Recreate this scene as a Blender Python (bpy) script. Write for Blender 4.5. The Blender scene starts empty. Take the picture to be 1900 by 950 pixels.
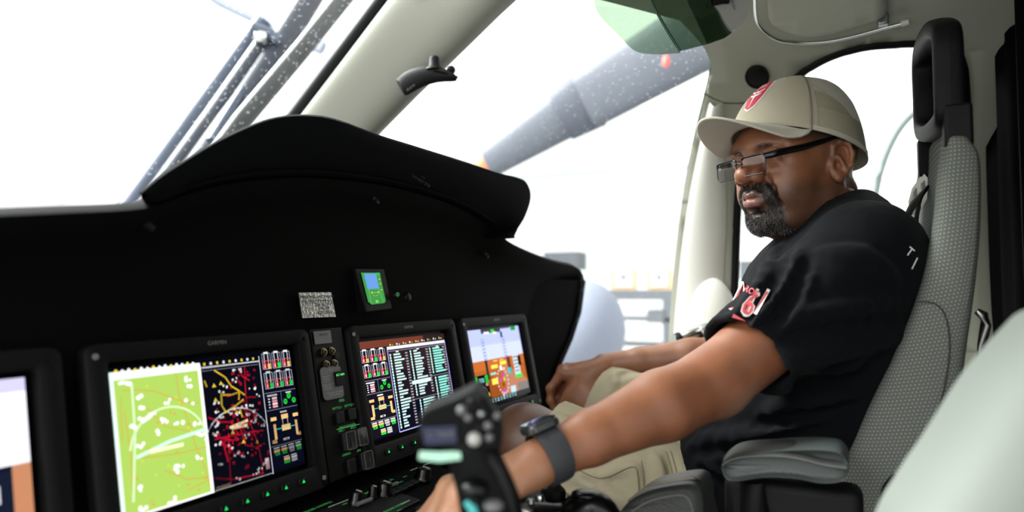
import bpy, bmesh, math, random
import numpy as np
from mathutils import Vector, Matrix, geometry

random.seed(7); rng = np.random.default_rng(7)
scene = bpy.context.scene
# ---------------------------------------------------------------- camera, world, exposure
FPX = 1220.0; YAW = math.radians(27.0); PITCH = math.atan(65/1220)
_f0 = Vector((math.cos(YAW), math.sin(YAW), 0)); RGT = Vector((math.sin(YAW), -math.cos(YAW), 0)); ZUP = Vector((0, 0, 1))
FWD = _f0*math.cos(PITCH) + ZUP*math.sin(PITCH); UPV = ZUP*math.cos(PITCH) - _f0*math.sin(PITCH)
cam_d = bpy.data.cameras.new('camera'); cam = bpy.data.objects.new('camera', cam_d)
scene.collection.objects.link(cam); scene.camera = cam
cam_d.sensor_width = 36; cam_d.lens = FPX/1900*36; cam_d.clip_start = .02; cam_d.clip_end = 200
cam.matrix_world = Matrix((RGT, UPV, -FWD)).transposed().to_4x4()
cam_d.dof.use_dof = True; cam_d.dof.focus_distance = 1.0; cam_d.dof.aperture_fstop = 2.2
W = bpy.data.worlds.new('world'); scene.world = W; W.use_nodes = True
W.node_tree.nodes['Background'].inputs[0].default_value = (1.0, 1.0, .985, 1)
W.node_tree.nodes['Background'].inputs[1].default_value = 1.0
vs = scene.view_settings
vs.view_transform = 'Standard'; vs.look = 'None'; vs.gamma = 1; vs.use_curve_mapping = False
EXPO = 1.25
vs.exposure = EXPO
SCR = 1.3/2**EXPO      # emission strength that reads as a full-bright screen

def area(name, loc, target, sx, sy, power, col=(1, 1, 1)):
    d = bpy.data.lights.new(name, 'AREA'); d.shape = 'RECTANGLE'; d.size = sx; d.size_y = sy; d.energy = power; d.color = col
    o = bpy.data.objects.new(name, d); scene.collection.objects.link(o); o.location = loc
    o.rotation_euler = (Vector(target)-Vector(loc)).to_track_quat('-Z', 'Y').to_euler()
    return o
# unseen area lights: fill added outside the left door, hangar lamp above the windshield
area('fill_light_left', (-2.4, .7, 1.35), (1.0, .1, 0), 2.0, 1.4, 24)
area('hangar_lamp_front', (.6, 4.6, 4.0), (1.1, .2, 0), 3.0, 2.0, 620)

# ---------------------------------------------------------------- pixel helpers
def ray(px, py): return (FWD + RGT*((px-950)/FPX) - UPV*((py-475)/FPX))
def P(px, py, Z): return ray(px, py)*Z
def onX(px, py, X): r = ray(px, py); return r*(X/r.x)
def onY(px, py, Y): r = ray(px, py); return r*(Y/r.y)
def onZ(px, py, z): r = ray(px, py); return r*(z/r.z)

# ---------------------------------------------------------------- materials
def s2l(c):
    out = []
    for x in c[:3]:
        x = x/255; out.append(x/12.92 if x <= .04045 else ((x+.055)/1.055)**2.4)
    return (*out, 1)
def mat(name, rgb, rough=.5, metal=0, spec=.5, bump=0, bscale=200, noise=0, nscale=20, coat=0, sheen=0):
    m = bpy.data.materials.new(name); m.use_nodes = True; nt = m.node_tree; b = nt.nodes['Principled BSDF']
    b.inputs['Base Color'].default_value = s2l(rgb); b.inputs['Roughness'].default_value = rough
    b.inputs['Metallic'].default_value = metal; b.inputs['Specular IOR Level'].default_value = spec
    b.inputs['Coat Weight'].default_value = coat; b.inputs['Sheen Weight'].default_value = sheen
    tc = nt.nodes.new('ShaderNodeTexCoord')
    if bump:
        n = nt.nodes.new('ShaderNodeTexNoise'); n.inputs['Scale'].default_value = bscale; n.inputs['Detail'].default_value = 3
        nt.links.new(tc.outputs['Object'], n.inputs['Vector'])
        bp = nt.nodes.new('ShaderNodeBump'); bp.inputs['Strength'].default_value = bump; bp.inputs['Distance'].default_value = .002
        nt.links.new(n.outputs[0], bp.inputs['Height']); nt.links.new(bp.outputs[0], b.inputs['Normal'])
    if noise:
        n = nt.nodes.new('ShaderNodeTexNoise'); n.inputs['Scale'].default_value = nscale; n.inputs['Detail'].default_value = 4
        nt.links.new(tc.outputs['Object'], n.inputs['Vector'])
        mx = nt.nodes.new('ShaderNodeMix'); mx.data_type = 'RGBA'; mx.blend_type = 'MULTIPLY'
        r = nt.nodes.new('ShaderNodeMapRange'); r.inputs[3].default_value = 1-noise; r.inputs[4].default_value = 1+noise*.5
        nt.links.new(n.outputs[0], r.inputs[0]); mx.inputs[0].default_value = 1
        mx.inputs[6].default_value = s2l(rgb); nt.links.new(r.outputs[0], mx.inputs[7]); nt.links.new(mx.outputs[2], b.inputs['Base Color'])
    return m
def emis(name, rgb, k=1.0):
    m = bpy.data.materials.new(name); m.use_nodes = True; nt = m.node_tree; b = nt.nodes['Principled BSDF']
    b.inputs['Base Color'].default_value = (0, 0, 0, 1); b.inputs['Roughness'].default_value = .3
    b.inputs['Emission Color'].default_value = s2l(rgb); b.inputs['Emission Strength'].default_value = SCR*k
    return m
def attr_mat(name, attr, emission=False, rough=.5, spec=.4, sss=0, bump=0, bscale=300, k=1.0, sheen=0, vari=0):
    m = bpy.data.materials.new(name); m.use_nodes = True; nt = m.node_tree; b = nt.nodes['Principled BSDF']
    a = nt.nodes.new('ShaderNodeAttribute'); a.attribute_name = attr
    if emission:
        b.inputs['Base Color'].default_value = (0, 0, 0, 1); b.inputs['Roughness'].default_value = .35
        nt.links.new(a.outputs['Color'], b.inputs['Emission Color']); b.inputs['Emission Strength'].default_value = SCR*k
        b.inputs['Specular IOR Level'].default_value = 0
        return m
    b.inputs['Roughness'].default_value = rough; b.inputs['Specular IOR Level'].default_value = spec
    b.inputs['Sheen Weight'].default_value = sheen
    tc = nt.nodes.new('ShaderNodeTexCoord'); src = a.outputs['Color']
    if vari:
        n = nt.nodes.new('ShaderNodeTexNoise'); n.inputs['Scale'].default_value = 28; n.inputs['Detail'].default_value = 7
        nt.links.new(tc.outputs['Object'], n.inputs['Vector'])
        r = nt.nodes.new('ShaderNodeMapRange'); r.inputs[1].default_value = .3; r.inputs[2].default_value = .7
        r.inputs[3].default_value = 1-vari; r.inputs[4].default_value = 1+vari*.6
        nt.links.new(n.outputs[0], r.inputs[0])
        mx = nt.nodes.new('ShaderNodeMix'); mx.data_type = 'RGBA'; mx.blend_type = 'MULTIPLY'; mx.inputs[0].default_value = 1
        nt.links.new(src, mx.inputs[6]); nt.links.new(r.outputs[0], mx.inputs[7]); src = mx.outputs[2]
    nt.links.new(src, b.inputs['Base Color'])
    if sss:
        b.inputs['Subsurface Weight'].default_value = sss; b.inputs['Subsurface Radius'].default_value = (1, .35, .2)
        b.inputs['Subsurface Scale'].default_value = .004
    if bump:
        n = nt.nodes.new('ShaderNodeTexNoise'); n.inputs['Scale'].default_value = bscale; n.inputs['Detail'].default_value = 4
        nt.links.new(tc.outputs['Object'], n.inputs['Vector'])
        bp = nt.nodes.new('ShaderNodeBump'); bp.inputs['Strength'].default_value = bump; bp.inputs['Distance'].default_value = .0015
        nt.links.new(n.outputs[0], bp.inputs['Height']); nt.links.new(bp.outputs[0], b.inputs['Normal'])
    return m
def glass_mat(name, tint=(255, 255, 255), refl=.06, dust=0, haze=0, hazecol=(230, 235, 240)):
    m = bpy.data.materials.new(name); m.use_nodes = True; nt = m.node_tree; nt.nodes.remove(nt.nodes['Principled BSDF'])
    out = nt.nodes['Material Output']; tr = nt.nodes.new('ShaderNodeBsdfTransparent'); tr.inputs[0].default_value = s2l(tint)
    gl = nt.nodes.new('ShaderNodeBsdfGlossy'); gl.inputs['Roughness'].default_value = .02
    fr = nt.nodes.new('ShaderNodeLayerWeight'); fr.inputs[0].default_value = .12
    mr = nt.nodes.new('ShaderNodeMath'); mr.operation = 'MULTIPLY_ADD'; mr.inputs[1].default_value = .5; mr.inputs[2].default_value = refl
    nt.links.new(fr.outputs['Fresnel'], mr.inputs[0])
    mx = nt.nodes.new('ShaderNodeMixShader'); nt.links.new(mr.outputs[0], mx.inputs[0])
    nt.links.new(tr.outputs[0], mx.inputs[1]); nt.links.new(gl.outputs[0], mx.inputs[2]); last = mx
    if haze or dust:
        df = nt.nodes.new('ShaderNodeBsdfDiffuse'); df.inputs[0].default_value = s2l(hazecol)
        tl = nt.nodes.new('ShaderNodeBsdfTranslucent'); tl.inputs[0].default_value = s2l(hazecol)
        ad = nt.nodes.new('ShaderNodeMixShader'); ad.inputs[0].default_value = .6
        nt.links.new(df.outputs[0], ad.inputs[1]); nt.links.new(tl.outputs[0], ad.inputs[2])
        m2 = nt.nodes.new('ShaderNodeMixShader'); nt.links.new(last.outputs[0], m2.inputs[1]); nt.links.new(ad.outputs[0], m2.inputs[2])
        if dust:
            tc = nt.nodes.new('ShaderNodeTexCoord'); vo = nt.nodes.new('ShaderNodeTexVoronoi'); vo.inputs['Scale'].default_value = 90
            nt.links.new(tc.outputs['Object'], vo.inputs['Vector'])
            r = nt.nodes.new('ShaderNodeMapRange'); r.inputs[1].default_value = .10; r.inputs[2].default_value = .22
            r.inputs[3].default_value = dust; r.inputs[4].default_value = haze
            nt.links.new(vo.outputs['Distance'], r.inputs[0]); nt.links.new(r.outputs[0], m2.inputs[0])
        else: m2.inputs[0].default_value = haze
        last = m2
    nt.links.new(last.outputs[0], out.inputs[0]); return m

M = dict(
 black=mat('black_soft', (8, 9, 9), .62, spec=.2, bump=.12, bscale=700),
 hood=mat('hood_flock', (7, 9, 9), .9, spec=.06, bump=.2, bscale=900),
 panel=mat('panel_paint', (4, 4, 4), .8, spec=.06, bump=.08, bscale=500),
 bezel=mat('bezel', (9, 9, 10), .6, spec=.12),
 sw=mat('switch_plastic', (15, 16, 16), .5, spec=.2),
 key=mat('key', (8, 9, 9), .5, spec=.15),
 greyplate=mat('grey_plate', (92, 92, 92), .45, spec=.4, noise=.15, nscale=60),
 foil=mat('silver_sticker', (205, 205, 200), .22, metal=.85, bump=.5, bscale=260, noise=.35, nscale=40),
 glassblack=mat('screen_glass', (1, 1, 2), .35, spec=.06),
 cream=mat('cream_trim_dim', (162, 163, 148), .6, spec=.3, bump=.05, bscale=900, noise=.03, nscale=8),  # base darkened to stand in for the dimmer light under the roof
 cream2=mat('cream_post_lit', (226, 226, 216), .5, spec=.35, bump=.04, bscale=900),  # same trim kept lighter, window light on the post put into the base
 redp=mat('pale_red', (235, 110, 100), .7), hoop=mat('hoop_grey', (120, 132, 130), .6),
 pillar=mat('pillar_trim', (138, 139, 127), .6, spec=.3, bump=.04, bscale=900),
 seal=mat('rubber_seal', (6, 7, 7), .6, spec=.2),
 chrome=mat('chrome', (205, 208, 205), .16, metal=1),
 steel=mat('steel', (150, 152, 150), .35, metal=1),
 leather=mat('armrest_leather', (46, 48, 46), .42, spec=.5, bump=.35, bscale=420, noise=.1, nscale=50),
 leather2=mat('armrest_side', (56, 62, 60), .5, spec=.45, bump=.25, bscale=420),
 stitch=mat('stitch', (84, 84, 80), .8),
 stitchd=mat('dark_seam', (45, 46, 44), .8),
 head=mat('headrest_pad', (12, 12, 13), .6, spec=.2, bump=.25, bscale=350),
 belt=mat('belt_webbing', (15, 15, 16), .7, bump=.3, bscale=900),
 whitepl=mat('white_plastic', (220, 218, 205), .4, spec=.5),
 curtain=mat('curtain_cloth', (6, 6, 6), .95, spec=.04, bump=.3, bscale=500),
 pale=mat('pale_cover', (106, 112, 105), .65, spec=.3, bump=.1, bscale=300),
 grip=mat('grip_rubber', (4, 5, 5), .65, spec=.12),
 gripbtn=mat('grip_button', (150, 155, 150), .35, spec=.5),
 floor=mat('carpet_floor', (45, 45, 48), .95, bump=.5, bscale=300),
 gum=mat('dark_shell', (4, 4, 5), .25, spec=.3),
 textg=emis('lit_green_text', (70, 190, 90), .55), textgb=emis('lit_green_bright', (90, 255, 130), 1.3), textw=mat('printed_white', (150, 150, 146), .6),
 tri=emis('softkey_arrow', (30, 220, 100), .9), dim=mat('printed_dim', (78, 80, 78), .6),
 logow=mat('logo_grey', (105, 105, 100), .5), brass=mat('jack_metal', (110, 104, 84), .3, metal=1),
 clear=glass_mat('clear_guard', (235, 238, 240), .03, haze=.03), glass=glass_mat('window_glass', (250, 254, 252), .02, dust=.25, haze=.006),
 glasss=glass_mat('side_window_glass', (252, 255, 253), .02), lens=glass_mat('lens_glass', (246, 246, 252), .09),
 visor=glass_mat('green_visor', (206, 219, 206), .04, haze=.05, hazecol=(120, 132, 120)), visord=glass_mat('dark_green_visor', (172, 190, 172), .05, haze=.10, hazecol=(104, 114, 100)),
 visoredge=mat('visor_edge', (40, 66, 50), .3), bracket=mat('bracket_grey', (150, 150, 145), .5, noise=.06),
 wiper=mat('wiper_arm', (26, 34, 50), .45, spec=.5, noise=.2, nscale=40), wiperl=mat('wiper_rail', (54, 66, 86), .4, spec=.5, noise=.15, nscale=30),
 post=mat('outer_post', (30, 34, 35), .4, spec=.5, noise=.15, nscale=20),
 blade=mat('rotor_blade', (88, 92, 102), .6, noise=.2, nscale=6), bladej=mat('rotor_joint', (76, 80, 92), .6, noise=.2, nscale=6),
 orange=mat('orange_tip', (210, 120, 80), .6), red=mat('red_mark', (200, 50, 45), .5),
 hwall=mat('hangar_wall', (238, 239, 238), .9, noise=.04, nscale=1), hfloor=mat('hangar_floor', (170, 171, 171), .5, noise=.08, nscale=1), hline=mat('hangar_beam', (200, 206, 206), .7),
 hgrey=mat('hangar_grey', (96, 100, 106), .7, noise=.15, nscale=4), wood=mat('frame_wood', (196, 160, 110), .6), hpale=mat('pale_print', (226, 214, 206), .6, noise=.1, nscale=6), tarp=mat('pale_tarp', (128, 134, 150), .8, noise=.15, nscale=3),
 watchc=mat('watch_case', (38, 40, 42), .25, spec=.6), watchb=mat('watch_band', (46, 48, 51), .6, spec=.4), watchs=mat('watch_glass', (12, 10, 10), .08, spec=.7, coat=1),
 frameb=mat('glasses_black', (10, 10, 12), .2, spec=.6), framem=mat('glasses_metal', (60, 62, 66), .25, metal=1), framet=glass_mat('clear_plastic', (225, 228, 228), .2, haze=.15),
 red2=mat('badge_red', (196, 32, 62), .6), badgew=mat('badge_white', (240, 238, 235), .7), pinkp=mat('print_red', (214, 92, 98), .7),
 eyew=mat('eye_white', (205, 195, 185), .2), iris=mat('iris', (24, 14, 10), .1, coat=1), nail=mat('nail', (175, 128, 105), .35, spec=.5), lace=mat('shoe', (60, 60, 62), .7),
)
# ---------------------------------------------------------------- object helpers
C = scene.collection
def org(p):
    v = Vector((0, 0, 0))
    while p: v += p.location; p = p.parent
    return v
def tag(o, label=None, cat=None, group=None, kind=None):
    if label: o['label'] = label
    if cat: o['category'] = cat
    if group: o['group'] = group
    if kind: o['kind'] = kind
    return o
def thing(name, label, cat, loc, group=None):
    o = bpy.data.objects.new(name, None); C.objects.link(o); o.location = loc; o.empty_display_size = .02
    return tag(o, label, cat, group)
def obj(name, verts, faces, m, parent=None, smooth=True, bevel=0, sub=0, label=None):
    me = bpy.data.meshes.new(name); o = bpy.data.objects.new(name, me); C.objects.link(o)
    L = org(parent) if parent else Vector((0, 0, 0))
    if parent: o.parent = parent
    else:
        a = np.array([tuple(v) for v in verts]); c = a.mean(0); c[2] = a[:, 2].min(); L = Vector(c); o.location = L
    me.from_pydata([tuple(Vector(v)-L) for v in verts], [], faces)
    me.materials.append(m); me.update()
    bm = bmesh.new(); bm.from_mesh(me); bmesh.ops.recalc_face_normals(bm, faces=bm.faces); bm.to_mesh(me); bm.free()
    if bevel:
        b = o.modifiers.new('bevel', 'BEVEL'); b.width = bevel; b.segments = 3; b.limit_method = 'ANGLE'; b.angle_limit = math.radians(35)
    if sub: s = o.modifiers.new('sub', 'SUBSURF'); s.levels = s.render_levels = sub
    if smooth:
        me.polygons.foreach_set('use_smooth', [True]*len(me.polygons))
        me.set_sharp_from_angle(angle=math.radians(50))
    if label: o['label'] = label
    return o
def frame_to(axis, hint=(0, 0, 1)):
    a = Vector(axis).normalized(); h = Vector(hint)
    if abs(a.dot(h.normalized())) > .97: h = Vector((1, 0, 0)) if abs(a.x) < .9 else Vector((0, 1, 0))
    u = h.cross(a).normalized(); v = a.cross(u).normalized(); return u, v, a
def smoothpath(pts, n=6):
    pts = [Vector(p) for p in pts]; out = []
    for i in range(len(pts)-1):
        p0 = pts[max(i-1, 0)]; p1 = pts[i]; p2 = pts[i+1]; p3 = pts[min(i+2, len(pts)-1)]
        for k in range(n):
            t = k/n; out.append(.5*((2*p1)+(p2-p0)*t+(2*p0-5*p1+4*p2-p3)*t*t+(3*p1-p0-3*p2+p3)*t**3))
    out.append(pts[-1]); return out
class MB:
    def __init__(s): s.v = []; s.f = []
    def add(s, v, f):
        n = len(s.v); s.v += [Vector(x) for x in v]; s.f += [tuple(i+n for i in q) for q in f]; return s
    def box(s, c, size, R=None):
        c = Vector(c); hx, hy, hz = [x/2 for x in size]; R = R or Matrix.Identity(3)
        v = [c + R @ Vector((x*hx, y*hy, z*hz)) for x in (-1, 1) for y in (-1, 1) for z in (-1, 1)]
        return s.add(v, [(0, 1, 3, 2), (4, 6, 7, 5), (0, 4, 5, 1), (2, 3, 7, 6), (0, 2, 6, 4), (1, 5, 7, 3)])
    def prism(s, poly, vec):
        vec = Vector(vec); n = len(poly); a = [Vector(p) for p in poly]; b = [p+vec for p in a]
        return s.add(a+b, [tuple(range(n)), tuple(range(2*n-1, n-1, -1))]+[(i, (i+1) % n, n+(i+1) % n, n+i) for i in range(n)])
    def tube(s, pts, r, n=12, closed=False, flat=1.0, hint=(0, 0, 1)):
        pts = [Vector(p) for p in pts]; m = len(pts); rs = r if hasattr(r, '__len__') else [r]*m; v = []; f = []
        for i, p in enumerate(pts):
            if closed: t = pts[(i+1) % m]-pts[i-1]
            else: t = pts[min(i+1, m-1)]-pts[max(i-1, 0)]
            u, w, _ = frame_to(t, hint)
            for k in range(n):
                a = 2*math.pi*k/n; v.append(p+u*math.cos(a)*rs[i]+w*math.sin(a)*rs[i]*flat)
        for i in range(m if closed else m-1):
            j = (i+1) % m
            for k in range(n): f.append((i*n+k, i*n+(k+1) % n, j*n+(k+1) % n, j*n+k))
        if not closed: f += [tuple(range(n-1, -1, -1)), tuple(range((m-1)*n, m*n))]
        return s.add(v, f)
    def lathe(s, prof, o, axis=(0, 0, 1), n=24, hint=(0, 0, 1)):
        u, w, a = frame_to(axis, hint); o = Vector(o); v = []; f = []
        for r, h in prof:
            for k in range(n):
                t = 2*math.pi*k/n; v.append(o+a*h+u*math.cos(t)*max(r, 1e-5)+w*math.sin(t)*max(r, 1e-5))
        for i in range(len(prof)-1):
            for k in range(n): f.append((i*n+k, i*n+(k+1) % n, (i+1)*n+(k+1) % n, (i+1)*n+k))
        f += [tuple(range(n-1, -1, -1)), tuple(range((len(prof)-1)*n, len(prof)*n))]
        return s.add(v, f)
    def ell(s, c, r, R=None, n=20, m=12):
        R = R or Matrix.Identity(3); c = Vector(c); v = []; f = []
        for i in range(m+1):
            ph = math.pi*i/m
            for k in range(n):
                t = 2*math.pi*k/n
                v.append(c+R @ Vector((r[0]*max(math.sin(ph), 1e-4)*math.cos(t), r[1]*max(math.sin(ph), 1e-4)*math.sin(t), r[2]*math.cos(ph))))
        for i in range(m):
            for k in range(n): f.append((i*n+k, i*n+(k+1) % n, (i+1)*n+(k+1) % n, (i+1)*n+k))
        return s.add(v, f)
    def grid(s, G, closeu=False):
        nu = len(G); nv = len(G[0]); v = [p for row in G for p in row]; f = []
        for i in range(nu if closeu else nu-1):
            for j in range(nv-1): f.append((i*nv+j, ((i+1) % nu)*nv+j, ((i+1) % nu)*nv+j+1, i*nv+j+1))
        return s.add(v, f)
    def build(s, name, m, parent=None, **k): return obj(name, s.v, s.f, m, parent, **k)
def rrect(w, h, r, n=5):
    out = []
    for cx, cy, a0 in ((w/2-r, h/2-r, 0), (-w/2+r, h/2-r, 90), (-w/2+r, -h/2+r, 180), (w/2-r, -h/2+r, 270)):
        for i in range(n+1):
            a = math.radians(a0+90*i/n); out.append((cx+r*math.cos(a), cy+r*math.sin(a)))
    return out
_txt = {}
def text_tris(s):
    """flat outline of a word: (verts2d, faces), height about 1, origin at its centre"""
    if s in _txt: return _txt[s]
    cu = bpy.data.curves.new('word', 'FONT'); cu.body = s; cu.align_x = 'CENTER'; cu.align_y = 'CENTER'; cu.size = 1.35; cu.resolution_u = 2
    o = bpy.data.objects.new('word', cu); C.objects.link(o); bpy.context.view_layer.update()
    me = o.evaluated_get(bpy.context.evaluated_depsgraph_get()).to_mesh()
    v = [(p.co.x, p.co.y) for p in me.vertices]; f = [tuple(q.vertices) for q in me.polygons]
    bpy.data.objects.remove(o); bpy.data.curves.remove(cu); _txt[s] = (v, f); return v, f
def words(mb, s, c, right, up, h, depth=0):
    v, f = text_tris(s); c = Vector(c); right = Vector(right).normalized(); up = Vector(up).normalized()
    mb.add([c+right*x*h+up*y*h for x, y in v], f)
def inpoly(x, y, poly):
    c = False; n = len(poly); j = n-1
    for i in range(n):
        xi, yi = poly[i][0], poly[i][1]; xj, yj = poly[j][0], poly[j][1]
        if (yi > y) != (yj > y) and x < (xj-xi)*(y-yi)/(yj-yi)+xi: c = not c
        j = i
    return c
def fill2d(outer, holes, step, fn, mb):
    """constrained triangulation of outer minus holes, mapped to space by fn"""
    pts = []; edges = []
    for poly in [outer]+holes:
        n0 = len(pts); pts += [Vector(p) for p in poly]; edges += [(n0+i, n0+(i+1) % len(poly)) for i in range(len(poly))]
    xs = [p[0] for p in outer]; ys = [p[1] for p in outer]
    x = min(xs)+step/2
    while x < max(xs):
        y = min(ys)+step/2
        while y < max(ys):
            if inpoly(x, y, outer) and not any(inpoly(x, y, h) for h in holes): pts.append(Vector((x, y)))
            y += step
        x += step
    r = geometry.delaunay_2d_cdt(pts, edges, [], 0, 1e-6); V = r[0]; F = []
    for f in r[2]:
        cx = sum(V[i][0] for i in f)/len(f); cy = sum(V[i][1] for i in f)/len(f)
        if inpoly(cx, cy, outer) and not any(inpoly(cx, cy, h) for h in holes): F.append(tuple(f))
    mb.add([fn(p[0], p[1]) for p in V], F); return mb
# ================================================================ hangar outside
def boxobj(name, c, size, m, parent=None, bevel=0, **k): return MB().box(c, size).build(name, m, parent, bevel=bevel, smooth=bool(bevel), **k)
tag(boxobj('floor', (6, 2, -2.05), (40, 40, .1), M['hfloor']), 'pale hangar floor outside the cockpit', 'floor', kind='structure')
tag(boxobj('wall_right', (14, 2, 1.0), (.2, 40, 6), M['hwall']), 'white hangar wall beyond the side windows', 'wall', kind='structure')
tag(boxobj('wall_front', (-2, 20, 1.0), (34, .2, 6), M['hwall']), 'white hangar wall beyond the windscreen', 'wall', kind='structure')
# faint rails and ducts on the hangar walls
def rail(p0, p1, X, name, r=.05, m='hline'):
    a = onX(*p0, X); b = onX(*p1, X); d = (b-a).normalized()
    return MB().tube([a-d*.5, b+d*.5], r, 8).build(name, M[m])
for i, (y0, y1) in enumerate(((327, 305), (352, 343))):
    o = rail((960, y0), (1300, y1), 13.8, 'trim_%d' % (i+1), .045 if i == 0 else .02); tag(o, 'thin grey rail along the hangar wall', 'trim', kind='structure')
for i, (a, b) in enumerate((((-60, 225), (330, 292)), ((60, -20), (290, 262)), ((285, -20), (292, 330)), ((-60, 280), (120, 380)))):
    A = onY(*a, 19.8); B = onY(*b, 19.8)
    o = MB().tube([A, B], .035, 8).build('trim_%d' % (i+4), M['hline']); tag(o, 'pale truss line on the far hangar wall', 'trim', kind='structure')
# low shelving with pictures leaning on it, near the right hand wall
def px_box(mb, x0, y0, x1, y1, X, d): # front at plane X, depth d
    a = onX(x0, y0, X); b = onX(x1, y1, X)
    mb.box(((a.x+d/2), (a.y+b.y)/2, (a.z+b.z)/2), (d, abs(a.y-b.y), abs(a.z-b.z))); return mb
t = thing('storage_shelf', 'dark grey low shelf unit by the white hangar wall, framed pictures on top', 'shelf', onX(1180, 640, 7.0))
o = px_box(MB(), 1075, 538, 1260, 557, 7.0, .5).build('shelf_board', M['hgrey'], t, smooth=False)
px_box(MB(), 1090, 588, 1260, 597, 7.0, .5).build('shelf_board', M['hgrey'], t, smooth=False)
px_box(MB(), 1085, 636, 1260, 646, 7.0, .5).build('shelf_board', M['hgrey'], t, smooth=False)
for x0, x1 in ((1229, 1262), (1080, 1092)):
    px_box(MB(), x0, 557, x1, 760, 7.0, .5).build('side_panel', M['hgrey'], t, smooth=False)
px_box(MB(), 1200, 575, 1232, 600, 6.98, .3).build('back_panel', M['hgrey'], t, smooth=False)
for x0, x1, lab in ((1133, 1181, 'wooden framed pale print on the shelf, left one of two beyond the window'), (1200, 1246, 'wooden framed pale print beside the door post, right one of two beyond the window')):
    t = thing('framed_picture', lab, 'picture', onX((x0+x1)/2, 538, 7.1), 'framed prints outside')
    px_box(MB(), x0, 500, x1, 537.5, 7.1, .03).build('frame', M['wood'], t, smooth=False)
    px_box(MB(), x0+7, 505, x1-7, 532, 7.08, .02).build('print', M['hpale'], t, smooth=False)
    px_box(MB(), x0+17, 508, x1-20, 519, 7.06, .02).build('dark_motif', M['tarp'], t, smooth=False)
o = px_box(MB(), 1008, 468, 1071, 500, 9, .4).build('wall_cabinet', M['hgrey'], smooth=False); tag(o, 'small grey cabinet on the hangar wall just above the instrument panel corner', 'cabinet')
o = px_box(MB(), 1372, 484, 1420, 520, 9, .4).build('wall_cabinet', M['hgrey'], smooth=False); tag(o, 'grey wall cabinet seen through the door window below his beard', 'cabinet')
pts = []
mb = MB(); c0 = onX(1085, 640, 4.2)
mb.ell(c0+Vector((0, 0, .1)), (.35, .27, .34), n=24, m=12)
o = mb.build('draped_cover', M['tarp']); tag(o, 'pale blue-grey draped cover outside, beside the right end of the panel', 'cover')
# main rotor blade seen through the dusty side window
t = thing('rotor_blade', 'grey folded rotor blade slanting across the side window', 'rotor blade', P(1100, 200, 3.6))
A = P(1290, 70, 3.2); B = P(1085, 190, 3.5); Bm = P(1060, 205, 3.5); Cc = P(905, 305, 3.8)
def blade(a, b, w, th, name, m, wb=None):
    u, v, ax = frame_to(b-a, -FWD); wb = wb or w; u, v = (u, v) if abs(u.dot(FWD)) < abs(v.dot(FWD)) else (v, u)
    mb = MB(); G = []
    for p, ww in ((a, w), (a.lerp(b, .5), (w+wb)/2), (b, wb)):
        G.append([p+u*math.cos(k/16*2*math.pi)*ww/2+v*math.sin(k/16*2*math.pi)*th/2 for k in range(17)])
    mb.grid(G); mb.f += [tuple(range(16)), tuple(range(34, 50))]; return mb.build(name, M[m], t)
blade(P(1330, 45, 3.1), B, .36, .06, 'blade_section', 'blade', .30)
blade(P(1098, 182, 3.52), P(1040, 218, 3.58), .33, .09, 'blade_cuff', 'bladej', .28)
blade(P(1050, 212, 3.6), Cc, .26, .06, 'blade_section', 'blade', .17)
blade(P(918, 297, 3.8), P(885, 318, 3.85), .14, .05, 'blade_tip', 'orange', .1)
MB().ell(P(1236, 114, 3.12), (.018, .018, .03)).build('warning_flag', M['redp'], t)
t = thing('door_hoop', 'pale grey curved frame of an open door outside the window behind his head', 'door frame', onX(1622, 420, 2.3))
MB().tube(smoothpath([Vector((2.3, onX(1618, 470, 2.3).y+.05, -2.0))]+[onX(x, y, 2.3) for x, y in ((1618, 470), (1619, 400), (1626, 345), (1642, 290), (1665, 243), (1692, 212), (1722, 194), (1760, 184))], 4), .011, 10).build('frame', M['hoop'], t)
MB().tube(smoothpath([onX(x, y, 2.34) for x, y in ((1640, 470), (1641, 400), (1650, 350), (1668, 300), (1690, 262), (1722, 240))], 4), .005, 8).build('inner_lip', M['hline'], t)

# ================================================================ cockpit shell (right side wall rolling into the roof)
PROF = [(1.64, -1.3), (1.67, -.5), (1.67, -.1), (1.655, .12), (1.60, .30), (1.52, .42), (1.40, .50), (1.2, .565), (.98, .60), (.76, .612)]
PROF += [(1.52-x, z) for x, z in reversed(PROF[:-1])]
PROF = [(p.x, p.z) for p in smoothpath([Vector((x, 0, z)) for x, z in PROF], 5)]
SL = [0]
for a, b in zip(PROF, PROF[1:]): SL.append(SL[-1]+math.dist(a, b))
def shellpt(Y, s, off=0):
    s = min(max(s, 0), SL[-1]-1e-6)
    i = int(np.searchsorted(SL, s, side='right'))-1; t = (s-SL[i])/(SL[i+1]-SL[i]); a = PROF[i]; b = PROF[i+1]
    dx, dz = b[0]-a[0], b[1]-a[1]; L = math.hypot(dx, dz)
    return Vector((a[0]+dx*t + dz/L*off, Y, a[1]+dz*t - dx/L*off))
def shellray(px, py):
    r = ray(px, py); best = None
    for i in range(len(PROF)-1):
        (x0, z0), (x1, z1) = PROF[i], PROF[i+1]; dx, dz = x1-x0, z1-z0
        det = r.x*(-dz)+dx*r.z
        if abs(det) < 1e-9: continue
        tt = (x0*(-dz)+dx*z0)/det; u = (r.x*z0-x0*r.z)/det
        if tt > 0 and -1e-6 <= u <= 1+1e-6 and (best is None or tt < best[0]): best = (tt, r.y*tt, SL[i]+u*(SL[i+1]-SL[i]))
    return (best[1], best[2])
def smooth2(pts, n=5, closed=False):
    q = [Vector((a, b, 0)) for a, b in pts]
    if closed: q = q+[q[0]]
    return [(p.x, p.y) for p in smoothpath(q, n)][: -1 if closed else None]
SC = next(SL[i] for i in range(len(PROF)) if PROF[i][0] <= .761)
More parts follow.
